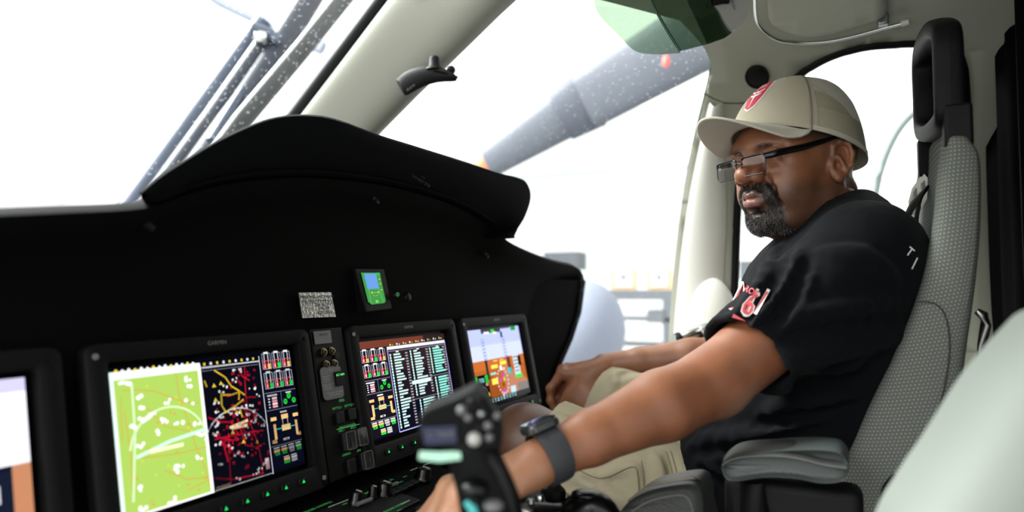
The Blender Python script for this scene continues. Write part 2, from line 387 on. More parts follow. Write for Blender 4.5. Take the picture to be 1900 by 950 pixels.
front = smooth2([(1236, 760), (1241, 690), (1245, 620), (1252, 520), (1262, 420), (1272, 350), (1283, 292), (1296, 232), (1310, 175), (1319, 135), (1319, 100), (1300, 62), (1262, 20)])
fp = [shellray(*p) for p in front]
yr = fp[-1][0]
SLF = next(SL[i] for i in range(len(PROF)) if PROF[i][0] < .76 and PROF[i][1] < .44)
outer = [(-.42, .35), (-.42, SLF), (.44, SLF), (.50, SLF-.2), (.56, SC+.5), (.58, SC), (.56, SC-.25)] + [(yr+.14, fp[-1][1]+.12)] + fp[::-1] + [(fp[0][0], .35)]
dw = smooth2([(1352, 700), (1358, 640), (1364, 560), (1367, 480), (1370, 400), (1375, 330), (1388, 270), (1412, 215), (1440, 168), (1475, 135), (1503, 112), (1545, 90), (1600, 73), (1660, 67), (1722, 67), (1762, 76), (1782, 110), (1788, 170), (1790, 260), (1786, 420), (1776, 560), (1760, 700)])
hole = [shellray(*p) for p in dw]
mb = fill2d(outer, [hole], .05, lambda a, b: shellpt(a, b), MB())
sh = mb.build('ceiling', M['cream']); tag(sh, 'cream headliner rolling down into the right door frame', 'ceiling', kind='structure')
sd = sh.modifiers.new('thick', 'SOLIDIFY'); sd.thickness = .045; sd.offset = 0
bpy.context.view_layer.update()
# make sure the normal side is consistent: thickness is centred so either way works
ring = [shellpt(a, b, -.020) for a, b in hole]
o = MB().tube(ring, .0095, 8, closed=True).build('trim_8', M['seal']); tag(o, 'black rubber seal round the door window', 'trim', kind='structure')
ringi = [p+(Vector((1.1, .0, .1))-p).normalized()*.028 for p in ring]
gl = fill2d(hole, [], .08, lambda a, b: shellpt(a, b, .0), MB()).build('window_1', M['glasss']); tag(gl, 'clear door window beside the seated man', 'window', kind='structure')
# forward side window pane
sw = [(fp[i][0], fp[i][1]) for i in range(0, len(fp))]
ww = sw + [(.75, SC-.30), (1.15, SC-.62), (1.25, sw[0][1])]
gl = fill2d(ww, [], .1, lambda a, b: shellpt(a, b, .0), MB()).build('window_2', M['glass']); tag(gl, 'clear right side window ahead of the door post', 'window', kind='structure')
o = MB().tube([shellpt(a, b, 0) for a, b in fp[8:]], .0045, 6).build('trim_9', M['visoredge']); tag(o, 'thin dark green window edge along the cream door post', 'trim', kind='structure')
# lower side wall ahead of the door, sill
o = MB().box((1.67, .75, -.72), (.06, 1.3, .9)).build('wall_side', M['cream'], smooth=False); tag(o, 'cream lower side wall under the window', 'wall', kind='structure')
o = MB().box((.7, .35, -1.03), (2.1, 2.4, .05)).build('floor', M['floor'], smooth=False); tag(o, 'dark cockpit floor', 'floor', kind='structure')
# seam line in the post trim
for i, pl in enumerate([[(1308, 162), (1340, 178), (1355, 181), (1410, 180), (1450, 176)]]):
    o = MB().tube([shellpt(*shellray(*p), -.0235) for p in smooth2(pl)], .0012, 6).build('trim_10', M['stitchd']); tag(o, 'thin joint line in the cream post trim', 'trim', kind='structure')
# inner raised cover of the post (lighter base stands in for window light), built as a real rolled edge
G = []
for px0, px1, py in ((1262, 1342, 520), (1271, 1352, 430), (1285, 1350, 340), (1299, 1346, 270), (1309, 1342, 220), (1318, 1345, 175)):
    row = []
    for k in range(9):
        u = k/8; px = px0+(px1-px0)*u; row.append(shellpt(*shellray(px, py), -.022-.022*math.sin(math.pi*u)**.6))
    G.append(row)
G0 = [[shellpt(*shellray(1250+(1350-1250)*k/8, 640), -.022-.022*math.sin(math.pi*k/8)**.6) for k in range(9)]]
o = MB().grid(G0+G).build('trim_11', M['cream2'], sub=1); tag(o, 'rounded cream cover on the door post', 'trim', kind='structure')
c = shellpt(*shellray(1328, 590), -.04)
o = MB().ell(c, (.028, .055, .10), n=24, m=14).build('door_latch_cover', M['cream2']); tag(o, 'domed cream latch cover low on the door post', 'cover')
# flashlight like door handle barrel
a = onX(1256, 634, 1.53); b = onX(1303, 618, 1.56); ax = (b-a).normalized()
t = thing('map_light', 'short black and chrome barrel shaped lamp on the door post above his forearm', 'lamp', (a+b)/2)
MB().lathe([(.008, -.003), (.017, 0), (.0185, .01), (.0185, .055), (.017, .058)], a, ax).build('barrel', M['chrome'], t)
MB().lathe([(.0187, .0), (.02, .004), (.02, .010), (.0187, .012)], a, ax).build('front_ring', M['black'], t)
MB().lathe([(.0185, .0), (.0205, .004), (.019, .022), (.012, .026)], a+ax*.058, ax).build('end_cap', M['steel'], t)
# black oval vent
r0 = shellray(1406, 127); c = shellpt(*r0, -.026); c2 = shellpt(r0[0], r0[1]+.01, -.026); uu = (c2-c).normalized(); nn = uu.cross(Vector((0, 1, 0))).normalized()
R = Matrix((Vector((0, 1, 0)), uu, nn)).transposed()
t = thing('air_vent', 'black oval vent in the cream headliner above the cap', 'vent', c)
MB().ell(c, (.021, .03, .008), R).build('vent_cup', M['black'], t)
ringp = [c+R @ Vector((.022*math.cos(k/24*2*math.pi), .031*math.sin(k/24*2*math.pi), .002)) for k in range(24)]
MB().tube(ringp, .0022, 6, closed=True).build('vent_rim', M['seal'], t)
# overhead recess with chrome grab rail
t = thing('grab_rail', 'curved chrome rail in the overhead recess of the headliner', 'rail', shellpt(*shellray(1500, 50), -.03))
rp = smooth2([(1400, -40), (1402, 0), (1409, 20), (1426, 38), (1450, 49), (1485, 54), (1530, 52), (1580, 42), (1640, 25), (1674, 16)])
MB().tube([shellpt(*shellray(*p), -.035) for p in rp], .0032, 10).build('rail', M['chrome'], t)
e = [shellpt(*shellray(*p), -.035) for p in ((1670, 17), (1684, 13))]
MB().tube(e, [.0055, .005], 10).build('end_cap', M['whitepl'], t)
a = shellpt(*shellray(1637, 14), -.03)
MB().box(a, (.02, .018, .02)).build('bracket', M['steel'], t, bevel=.003)
pad = smooth2([(1424, -60), (1427, 0), (1445, 22), (1490, 37), (1540, 33), (1600, 14), (1640, -5), (1640, -60)])
pp = [shellray(*p) for p in pad]
mbp = fill2d(pp, [], .04, lambda a, b: shellpt(a, b, -.024), MB())
o = mbp.build('overhead_panel', M['cream']); s_ = o.modifiers.new('t', 'SOLIDIFY'); s_.thickness = .03; s_.offset = 0; tag(o, 'raised cream pad inside the curve of the chrome rail', 'panel')

# ---- right A pillar
t = thing('window_pillar', 'cream windscreen pillar slanting up from the glareshield', 'pillar', P(640, 235, 1.75))
path = [P(548, 330, 1.66), P(608, 255, 1.60), P(732, 112, 1.46), P(826, 5, 1.36), P(926, -105, 1.24), P(1010, -180, 1.12)]
path[0] = path[1]+(path[0]-path[1])*3.2; path[5] = path[4]+(path[5]-path[4])*1.8
wid = [P(0, 0, 1)]*0
G = []
for i, p in enumerate(path):
    d = (path[min(i+1, 5)]-path[max(i-1, 0)]).normalized(); side = d.cross(FWD).normalized(); nrm = side.cross(d).normalized()
    if nrm.dot(p) > 0: nrm = -nrm      # towards the cabin
    w = (.082, .082, .090, .098, .10, .10)[i]; row = []
    for k in range(28):
        a = 2*math.pi*k/28; ca, sa = math.cos(a), math.sin(a)
        row.append(p+side*w*(abs(ca)**.6)*(1 if ca > 0 else -1)+nrm*.045*(abs(sa)**.75)*(1 if sa > 0 else -1))
    G.append(row+[row[0]])
MB().grid(G).build('cover', M['pillar'], t, sub=1)
sp = [p + (p-p) for p in path]
off = []
for i, p in enumerate(path):
    d = (path[min(i+1, 5)]-path[max(i-1, 0)]).normalized(); side = d.cross(FWD).normalized()
    ww_ = (.082, .082, .090, .098, .10, .10)[i]+.010; q = p+side*ww_; q2 = p-side*ww_
    off.append(q if (q-p).dot(RGT) < 0 else q2)
MB().tube(off, .023, 8).build('seal', M['seal'], t)
# ---- tablet mount on the pillar
t = thing('pillar_mount', 'small black mount with a knob and a ball clipped to the cream pillar', 'mount', P(790, 150, 1.5))
Z = 1.33
arm = [P(742, 166, Z+.03), P(757, 152, Z+.02), P(780, 142, Z), P(805, 136, Z-.01), P(835, 140, Z-.02), P(848, 145, Z-.02)]
G = []
wds = (.022, .024, .022, .019, .014, .006)
for p, w in zip(arm, wds):
    up = UPV*.9-RGT*.35
    G.append([p+up*w*math.cos(2*math.pi*k/16)+FWD*.012*math.sin(2*math.pi*k/16) for k in range(17)])
mb = MB().grid(G); mb.f += [tuple(range(16)), tuple(range(5*17, 5*17+16))]; mb.build('arm', M['black'], t, sub=1)
MB().lathe([(.018, 0), (.016, .004), (.0115, .008), (.0105, .022), (.008, .027), (.002, .029)], P(806, 130, Z-.01), UPV).build('knob', M['head'], t)
MB().ell(P(837, 130, Z), (.009, .009, .009)).build('ball', M['black'], t)
MB().tube([P(808, 133, Z-.015), P(830, 138, Z-.02), P(849, 144, Z-.02)], [.012, .012, .006], 10, flat=.4).build('fork', M['sw'], t)
mb = MB(); words(mb, 'RAM', P(762, 163, Z-.012), RGT*.75+UPV*.5, UPV, .007); mb.build('marking', M['dim'], t, smooth=False)

# ---- windscreen with dust, outer post and wiper
G = []
for i in range(13):
    u = i/12; row = []
    for j in range(9):
        v = j/8; x = -.9+(2.25)*u
        bot = Vector((x, 1.42-.10*abs(x-.76)**2, .10+.20*u)); top = Vector((x*.95+.04, .80, .72))
        p = bot.lerp(top, v); p += Vector((0, .12, .10))*math.sin(math.pi*v); row.append(p)
    G.append(row)
o = MB().grid(G).build('window_3', M['glass']); tag(o, 'dusty curved windscreen above the glareshield', 'window', kind='structure')
t = thing('windscreen_wiper', 'blue-grey double wiper arm outside the windscreen, dusted with specks', 'wiper', P(380, 260, 2.0))
def bar(name, pts, w, m, par, fl=.9):
    pts = [Vector(p) for p in pts]
    if name != 'brace': pts[0] = pts[0]+(pts[0]-pts[1]).normalized()*.16
    if name == 'wiper_arm': pts[-1] = pts[-1]+(pts[-1]-pts[-2]).normalized()*.5
    MB().tube(pts, [x for x in w], 10, flat=fl, hint=tuple(FWD)).build(name, M[m], par)
bar('blade_rail', [P(255, 372, 1.95), P(370, 208, 2.1), P(488, 42, 2.25)], (.040, .037, .032), 'wiperl', t)
bar('blade_rubber', [P(283, 372, 1.92), P(395, 215, 2.06), P(500, 62, 2.2)], (.034, .030, .026), 'wiper', t)
bar('wiper_arm', [P(345, 345, 1.95), P(448, 195, 2.1), P(515, 92, 2.2), P(585, -20, 2.28), P(610, -60, 2.3)], (.046, .046, .044, .042, .042), 'wiper', t)
bar('brace', [P(392, 262, 1.93), P(450, 165, 2.05)], (.016, .010), 'wiperl', t)
MB().lathe([(.022, -.02), (.026, 0), (.022, .02)], P(487, 70, 2.15), RGT).build('hinge', M['chrome'], t)
MB().tube([P(470, 52, 2.15), P(500, 62, 2.15), P(520, 75, 2.15)], .02, 8).build('hinge_bracket', M['wiperl'], t)
o = MB().tube([P(375, 325, 1.75)+(P(375, 325, 1.75)-P(450, 222, 1.82))*.8, P(375, 325, 1.75), P(450, 222, 1.82), P(560, 92, 1.92), P(660, -32, 2.0), P(780, -190, 2.1)], .027, 14).build('windscreen_post', M['post']); tag(o, 'dark grey tubular post outside the windscreen, just right of the wiper', 'post')
o = MB().tube([P(330, -60, 6), P(410, 0, 6), P(600, 90, 6)], .07, 8).build('hangar_pipe', M['tarp']); tag(o, 'blurred blue-grey pipe high behind the wiper', 'pipe')

# ---- sun visor
t = thing('sun_visor', 'green tinted transparent sun visor hanging from the roof', 'visor', P(1340, 20, 1.05))
Z = 1.02
def sheet(name, pts, z0, z1, m, thick=.003):
    x0 = min(p[0] for p in pts); x1 = max(p[0] for p in pts)
    poly = [P(x, y, z0+(z1-z0)*(x-x0)/(x1-x0)) for x, y in pts]
    MB().prism(poly, FWD*thick).build(name, M[m], t, smooth=False)
    return poly
o1 = sheet('light_panel', smooth2([(1196, -60), (1130, -60), (1104, -20), (1106, 14), (1122, 38), (1150, 66), (1168, 85), (1185, 96), (1215, 100), (1255, 98), (1262, 94), (1240, 60), (1220, 25), (1208, 0)], 4, True), 1.0, 1.0, 'visor')
o2 = sheet('dark_panel', [(1196, -60), (1208, 0), (1220, 25), (1240, 60), (1262, 94), (1318, 80), (1345, 70), (1362, 58), (1345, 20), (1325, -20), (1315, -60)], 1.0, 1.06, 'visord')
MB().tube([P(x, y, .998) for x, y in smooth2([(1196, -60), (1208, 0), (1220, 25), (1240, 60), (1262, 95)])], .0022, 8).build('panel_edge', M['visoredge'], t)
o3 = sheet('shade_strip', [(1258, -60), (1275, 0), (1312, 79), (1345, 70), (1362, 58), (1345, 20), (1325, -20), (1315, -60)], 1.03, 1.05, 'visord')
poly = smooth2([(1318, -60), (1322, 0), (1335, 20), (1347, 42), (1362, 56), (1378, 42), (1387, 30), (1392, 0), (1392, -60)], 3, True)
MB().prism([P(x, y, 1.04) for x, y in poly], FWD*.02).build('hinge_bracket', M['bracket'], t, smooth=False)
MB().tube([P(1322, 4, 1.035), P(1340, 0, 1.035), P(1352, 0, 1.035)], .006, 8).build('hinge_pin', M['black'], t)
mb = MB(); words(mb, 'PUSH', P(1360, 9, 1.035), -UPV*.95+RGT*.3, RGT, .005); mb.build('marking', M['stitchd'], t, smooth=False)

# ================================================================ instrument panel body and hood
def interp(x, tab):
    return float(np.interp(x, [a for a, _ in tab], [b for _, b in tab]))
# main panel: outline of its face in X,Z (traced on its own plane), brow rolls aft
YB = .64      # aft lip of the brow
brow_px = smooth2([(-260, 392), (-120, 388), (0, 384), (120, 380), (220, 377), (285, 370), (350, 347), (430, 328), (520, 320), (600, 321), (700, 333), (780, 352), (850, 377), (910, 412), (950, 446), (1000, 470), (1040, 483), (1066, 489), (1080, 500), (1086, 520)], 4)
brow = [onY(x, y, YB) for x, y in brow_px]
bx = [(p.x, p.z) for p in brow]
def zb(x): return interp(x, bx)
xs = list(np.linspace(bx[0][0], bx[-1][0], 90))
G = []
for x in xs:
    z = zb(x); e = max(0, (x-1.50)/.12)       # corner roll at the right end
    ys = []
    prof = [(1.25, z-.12), (1.0, z-.06), (.80, z-.022), (.70, z-.004), (YB+.012, z), (YB, z-.008), (YB+.004, z-.02), (.665, z-.035), (.685, z-.06)]
    zf = max(z-.10, -.02); prof += [(.692, zf), (.694, -.045), (.70, -.088), (.735, -.25), (.742, -.285)]
    G.append([Vector((x, y, min(zz, z+.012))) for y, zz in prof])
mb = MB().grid(G)
n = len(G[0]); mb.f.append(tuple((len(xs)-1)*n+i for i in range(n)))
pan = thing('instrument_panel', 'wide black instrument panel under the glareshield, carrying all the displays', 'instrument panel', (.76, .75, -.3))
mb.build('panel_face', M['panel'], pan)
# right end cheek, tapering to the bottom like the photo
xe = xs[-1]
ch = [(1040, 700), (1062, 640), (1076, 580), (1086, 520)]
pc = [onY(1086, 520, YB), onY(1078, 580, YB+.01), onY(1062, 630, YB+.03), onY(1040, 680, .68), onY(1030, 760, .70)]
G = []
for p in pc:
    G.append([p+Vector((-.03, .0, 0)), p+Vector((-.006, -.004, 0)), p, p+Vector((-.01, .03, 0)), p+Vector((-.01, .5, 0))])
MB().grid(G).build('end_cheek', M['hood'], pan)
G = []
for p in pc: G.append([Vector((x, y, p.z)) for x, y in ((p.x-.02, p.y+.003), (1.45, .70+(-.088-p.z)*.2 if p.z < -.088 else .695), )])
MB().grid(G).build('side_fairing', M['panel'], pan)
# hood: raised visor over the middle of the panel
YH = .60
top_px = smooth2([(262, 358), (300, 327), (350, 295), (400, 265), (450, 241), (500, 222), (550, 215), (600, 218), (640, 229), (700, 253), (780, 278), (870, 304), (930, 323), (962, 330), (978, 340), (985, 366), (975, 400), (960, 425), (946, 441)], 4)
bot_px = [(262, 368), (300, 366), (350, 345), (430, 326), (520, 318), (600, 319), (700, 331), (780, 350), (850, 375), (910, 410), (946, 443)]
tp = [onY(x, y, YH) for x, y in top_px]; bp = [onY(x, y, YH+.03) for x, y in smooth2(bot_px, 6)]
def resample(pts, n):
    d = [0]
    for a, b in zip(pts, pts[1:]): d.append(d[-1]+(b-a).length)
    out = []
    for i in range(n):
        s = d[-1]*i/(n-1); j = min(int(np.searchsorted(d, s, side='right'))-1, len(pts)-2); t_ = (s-d[j])/max(d[j+1]-d[j], 1e-9); out.append(pts[j].lerp(pts[j+1], min(max(t_, 0), 1)))
    return out
N = 96; tp = resample(tp, N); bp = resample(bp, N); G = []
for q_, (a, b) in enumerate(zip(tp, bp)):
    w_ = min(1, (q_/N)/.45); w_ = max(0, (q_/N-.40)/.5) if q_/N > .4 else 0; w_ = min(1, w_); rd = Vector((a.x, a.y, 0)).normalized()+Vector((.12, -.04, -.05)); back = rd.lerp(Vector((0, 1, 0)), w_*w_*(3-2*w_)); cx = Vector((.82, 0, .05)); inw = (cx-Vector((a.x, 0, a.z))).normalized()
    G.append([b+back*.25, b+back*.0, b.lerp(a, .35)+Vector((0, -.012, 0)), b.lerp(a, .75)+Vector((0, -.008, 0)), a+Vector((0, 0, 0))-inw*.0, a+back*.010-inw*.004+Vector((0, 0, .002)), a+back*.03-inw*.004, a+back*.12+inw*.012, a+back*.28+inw*.04])
hood = thing('glareshield_hood', 'matt black hood arching over the middle of the instrument panel', 'glareshield', (.82, .8, .1))
MB().grid(G).build('hood_shell', M['hood'], hood)
MB().tube([p+Vector((0, -.004, 0)) for p in bp[6:-4]], .0018, 6).build('edge_piping', M['hood'], hood)
# warning text moulded on the hood and small clips
mb = MB(); c = onY(782, 332, YH+.012); words(mb, 'WARNING', c+Vector((-.01, 0, .008)), (1, 0, -.22), (0, 0, 1), .006); words(mb, 'DO NOT STEP', c-Vector((0, 0, .004)), (1, 0, -.22), (0, 0, 1), .006); mb.build('moulded_text', M['key'], hood, smooth=False)
for px, py, y in ((695, 372, .655), (272, 418, .655), (901, 474, .672)):
    c = onY(px, py, y); tt = thing('panel_clip', {695: 'small metal clip under the middle of the hood', 272: 'small dim clip at the left under the brow', 901: 'small metal clip below the right tip of the hood'}[px], 'clip', c)
    MB().box(c, (.016, .008, .006), Matrix.Rotation(.5, 3, 'Y')).build('clip_body', M['sw'], tt, bevel=.001)
    MB().lathe([(.003, 0), (.003, .005), (.001, .006)], c, (0, -1, .1), 10).build('screw', M['black'], tt)

# ---- display units
DOWN = Vector((0, .0, -.144)); 
PT = Vector((0, .70, -.080)); UP_ = Vector((0, -.20, .978)).normalized()
# the screens lean: the bottom edge stands further aft than the top
dn = Vector((0, -.031, -.151)); NRM = Vector((1, 0, 0)).cross(dn).normalized()
if NRM.y > 0: NRM = -NRM
DH = dn.length; dnu = dn.normalized()
def screen_pt(x0, w):
    def f(u, v, off=0): return Vector((x0+u*w, PT.y-.016, PT.z))+dn*v+NRM*off
    return f
class Canvas:
    def __init__(s, f, ar): s.f = f; s.ar = ar; s.v = []; s.q = []; s.c = []; s.n = 0
    def poly(s, pts, col):
        s.n += 1; off = .0006+.000012*min(s.n, 110); n0 = len(s.v); s.v += [s.f(u, v, off) for u, v in pts]
        s.q.append(tuple(range(n0, len(s.v)))); s.c.append(s2l(col)); return s
    def rect(s, a, b, c, d, col): return s.poly([(a, b), (c, b), (c, d), (a, d)], col)
    def line(s, pts, w, col):
        for (a, b), (c, d) in zip(pts, pts[1:]):
            dx, dy = (c-a)*s.ar, d-b; L = math.hypot(dx, dy) or 1; nx, ny = -dy/L*w/2/s.ar, dx/L*w/2
            s.poly([(a+nx, b+ny), (c+nx, d+ny), (c-nx, d-ny), (a-nx, b-ny)], col)
        return s
    def disc(s, a, b, r, col, n=12, ry=None):
        return s.poly([(a+r*math.cos(2*math.pi*k/n)/s.ar, b+(ry or r)*math.sin(2*math.pi*k/n)) for k in range(n)], col)
    def ring(s, a, b, r, w, col, a0=0, a1=360, n=24):
        return s.line([(a+r*math.cos(math.radians(a0+(a1-a0)*k/n))/s.ar, b+r*math.sin(math.radians(a0+(a1-a0)*k/n))) for k in range(n+1)], w, col)
    def box(s, a, b, c, d, w, col): return s.line([(a, b), (c, b), (c, d), (a, d), (a, b)], w, col)
    def build(s, name, m, parent):
        me = bpy.data.meshes.new(name); o = bpy.data.objects.new(name, me); C.objects.link(o); L = org(parent); o.parent = parent
        me.from_pydata([tuple(v-L) for v in s.v], [], s.q); me.materials.append(m)
        at = me.color_attributes.new('col', 'FLOAT_COLOR', 'CORNER'); arr = []
        for q, c in zip(s.q, s.c): arr += list(c)*len(q)
        at.data.foreach_set('color', arr); return o
SCRM = attr_mat('display_pixels', 'col', emission=True)
WH = (255, 255, 255); CY = (120, 255, 235); GR = (40, 220, 60); RD = (190, 20, 50); YE = (245, 215, 60); MG = (210, 60, 200)
def eis(cv, a, b, top, bot, bg):
    """engine strip between u=a..b"""
    w = b-a; h = bot-top; X = lambda t: a+w*t; Y = lambda t: top+h*t
    cv.rect(a, top, b, bot, bg)
    for r_ in range(2):
        for c_ in range(3):
            x = .03+.32*c_; y = .0+.17*r_
            cv.box(X(x+.02), Y(y+.015), X(x+.28), Y(y+.15), .006, (170, 180, 190)); cv.rect(X(x+.08), Y(y), X(x+.22), Y(y+.018), WH)
            cv.rect(X(x+.07), Y(y+.02), X(x+.10), Y(y+.10), (200, 200, 205)); cv.rect(X(x+.19), Y(y+.02), X(x+.22), Y(y+.10), (200, 200, 205))
            cv.rect(X(x), Y(y+.075), X(x+.3), Y(y+.083), (220, 70, 90))
            cv.rect(X(x+.04), Y(y+.095), X(x+.13), Y(y+.15), (225, 40, 70)); cv.rect(X(x+.17), Y(y+.105), X(x+.26), Y(y+.15), (245, 190, 90) if (r_+c_) % 2 == 0 and r_ == 0 else GR)
            cv.rect(X(x+.07), Y(y+.11), X(x+.10), Y(y+.14), WH)
    cv.rect(a, Y(.355), b, Y(.36), (150, 155, 165)); cv.rect(X(.5), Y(.36), X(.51), Y(.50), (130, 135, 145)); cv.rect(a, Y(.505), b, Y(.51), (150, 155, 165))
    cv.rect(X(.06), Y(.375), X(.38), Y(.39), (220, 220, 220))
    for k in range(4): cv.rect(X(.20), Y(.40+.024*k), X(.36), Y(.418+.024*k), (250, 160, 175) if k % 2 else (255, 225, 225)); cv.rect(X(.08), Y(.405+.024*k), X(.13), Y(.415+.024*k), WH)
    cv.rect(X(.66), Y(.372), X(.84), Y(.385), (220, 220, 220))
    for x, y in ((.75, .41), (.62, .455), (.9, .455)): cv.disc(X(x), Y(y), .024, GR); cv.disc(X(x), Y(y), .012, (10, 120, 30))
    am = (250, 200, 130)
    cv.rect(X(.4), Y(.53), X(.62), Y(.545), WH)
    for x0, y0, x1, y1 in ((.42, .56, .64, .60), (.40, .65, .68, .70), (.08, .57, .26, .60), (.80, .57, .98, .60), (.14, .63, .22, .76), (.84, .63, .92, .76), (.05, .76, .2, .79), (.88, .74, 1.0, .77)): cv.rect(X(x0), Y(y0), X(x1), Y(y1), am)
    cv.rect(X(.44), Y(.60), X(.46), Y(.65), (180, 180, 180)); cv.rect(X(.60), Y(.60), X(.62), Y(.65), (180, 180, 180)); cv.rect(X(.22), Y(.672), X(.84), Y(.68), (40, 200, 180))
    cv.rect(X(.4), Y(.765), X(.6), Y(.785), (220, 220, 220)); cv.rect(X(.48), Y(.768), X(.55), Y(.782), (60, 60, 20))
    cv.rect(a, Y(.81), b, Y(.815), (150, 155, 165))
    for k in range(4):
        x = .06+.235*k; cv.rect(X(x), Y(.825), X(x+.18), Y(.838), WH); cv.rect(X(x), Y(.845), X(x+.19), Y(.868), am if k < 2 else (150, 230, 150) if k == 3 else (200, 200, 200)); cv.rect(X(x+.03), Y(.872), X(x+.18), Y(.895), GR if k in (0, 1, 3) else (190, 190, 190)); cv.rect(X(x+.07), Y(.878), X(x+.12), Y(.888), (10, 40, 15))
    for k in range(2):
        x = .34+.24*k; cv.rect(X(x), Y(.915), X(x+.18), Y(.925), WH); cv.rect(X(x), Y(.93), X(x+.19), Y(.953), am if k == 0 else (200, 205, 205)); cv.rect(X(x), Y(.957), X(x+.19), Y(.978), GR if k == 0 else (200, 205, 205))
def blob(cv, x, y, n=3, col=WH, sz=.014):
    for k in range(n): cv.disc(x+random.uniform(-.022, .022), y+random.uniform(-.016, .016), sz*random.uniform(.7, 1.2), col, 7)
def map_display(cv):
    random.seed(3)
    cv.rect(0, 0, 1, 1, (6, 8, 16))
    # left pane: green terrain
    cv.rect(.0, .03, .43, 1, (168, 202, 92)); cv.rect(.0, .03, .43, .085, (240, 255, 255)); cv.rect(0, .03, .016, 1, (230, 255, 250)); cv.rect(.415, .05, .432, 1, WH); cv.rect(0, .985, .43, 1, WH)
    for k in range(14):
        x = .03+.028*k; cv.disc(x, .025+.004*(k % 2), .012, WH if k % 3 else YE, 6)
    rc = (222, 120, 60)
    for pts in ([(.05, .16), (.12, .17), (.2, .2), (.33, .31), (.4, .33)], [(.3, .08), (.31, .3), (.34, .45), (.36, .62), (.40, .82), (.41, .95)], [(.05, .3), (.06, .6), (.05, .9)], [(.1, .63), (.28, .66), (.42, .66)], [(.15, .3), (.22, .45), (.34, .52)], [(.2, .75), (.3, .85), (.41, .88)], [(.04, .2), (.03, .5)], [(.3, .93), (.4, .9)]): cv.line(pts, .004, rc)
    for _ in range(26): cv.rect((x := random.uniform(.05, .4)), (y := random.uniform(.12, .95)), x+.008, y+.012, (225, 130, 60) if random.random() < .6 else (200, 225, 70))
    cv.ring(.24, .62, .30, .014, (214, 245, 190), 190, 350); cv.line([(.08, .62), (.24, .56), (.42, .53)], .024, (205, 250, 225)); cv.line([(.09, .12), (.085, .45), (.05, .9)], .014, (212, 244, 196)); cv.rect(.14, .59, .30, .615, (250, 250, 200))
    for x, y, n in ((.06, .12, 5), (.11, .22, 4), (.13, .30, 4), (.13, .38, 7), (.17, .36, 5), (.24, .28, 3), (.36, .14, 4), (.37, .2, 3), (.35, .31, 3), (.22, .41, 4), (.29, .44, 4), (.19, .48, 3), (.38, .47, 4), (.09, .42, 4), (.1, .55, 5), (.39, .56, 4), (.27, .74, 5), (.25, .77, 3), (.1, .83, 4), (.22, .965, 4), (.37, .72, 3), (.08, .96, 4)): blob(cv, x, y, n)
    # right pane: dark street map
    cv.rect(.432, .03, .775, 1, (8, 9, 18)); cv.rect(.432, .065, .775, .078, (240, 245, 255)); cv.rect(.432, .095, .775, .10, (150, 150, 165))
    for k in range(9): cv.disc(.45+.036*k, .045, .013, WH if k % 2 else YE, 6)
    for pts in ([(.68, .10), (.67, .25), (.665, .35), (.73, .36)], [(.665, .35), (.67, .55), (.70, .7), (.715, .9), (.71, .97)], [(.46, .62), (.6, .62), (.75, .64)], [(.54, .6), (.53, .75), (.52, .98)], [(.45, .58), (.56, .66), (.7, .66)], [(.44, .9), (.55, .95), (.72, .97)], [(.6, .5), (.63, .72), (.7, .76)], [(.44, .45), (.5, .5), (.57, .52)], [(.64, .11), (.66, .18), (.7, .22)], [(.5, .62), (.52, .8)], [(.66, .55), (.72, .52)]): cv.line(pts, .014, RD)
    for _ in range(120):
        x = random.gauss(.58, .09); y = random.gauss(.60, .15)
        if .445 < x < .765 and .12 < y < .97: cv.rect(x, y, x+random.uniform(.008, .02), y+random.uniform(.01, .03), (175+random.randrange(40), 15, 45))
    for _ in range(14):
        x = random.uniform(.58, .76); y = random.uniform(.11, .3); cv.rect(x, y, x+.014, y+.02, (150, 20, 45))
    for pts in ([(.50, .10), (.56, .17), (.585, .24), (.63, .29), (.66, .33)], [(.525, .28), (.52, .38), (.54, .44)], [(.53, .30), (.58, .31), (.63, .30), (.62, .36)], [(.53, .44), (.6, .40), (.65, .36)], [(.44, .17), (.45, .22)], [(.62, .42), (.63, .5)]): cv.line(pts, .014, (225, 185, 50))
    cv.ring(.592, .75, .33, .012, (225, 225, 235), 205, 335); cv.line([(.55, .56), (.66, .53)], .022, (255, 225, 170)); cv.rect(.56, .555, .655, .58, (255, 235, 190))
    for x, y in ((.49, .22), (.53, .21), (.565, .60), (.62, .69), (.70, .72), (.49, .33), (.6, .45)): cv.poly([(x, y-.02), (x+.012, y+.01), (x-.012, y+.01)], YE)
    for x, y, n in ((.63, .12, 3), (.66, .13, 2), (.62, .2, 3), (.71, .28, 3), (.54, .24, 3), (.53, .28, 2), (.50, .36, 3), (.5, .43, 3), (.57, .44, 4), (.60, .46, 3), (.65, .42, 3), (.68, .43, 3), (.67, .49, 4), (.70, .47, 3), (.72, .52, 4), (.70, .55, 4), (.49, .52, 5), (.51, .48, 4), (.47, .58, 4), (.66, .58, 3), (.55, .70, 3), (.57, .77, 3), (.62, .79, 3), (.48, .8, 3), (.56, .95, 2), (.47, .66, 4), (.74, .60, 3), (.64, .65, 3), (.74, .35, 2), (.7, .94, 4), (.735, .9, 4), (.75, .88, 3), (.66, .97, 3)): blob(cv, x, y, n, sz=.011)
    cv.rect(.44, .965, .52, .985, (250, 220, 160)); cv.rect(.735, .86, .76, .95, (250, 200, 205))
    cv.line([(.432, .992), (.775, .992)], .008, WH); cv.line([(.775, .03), (.775, 1)], .008, (230, 230, 245))
    eis(cv, .785, .995, .0, .97, (8, 10, 26))
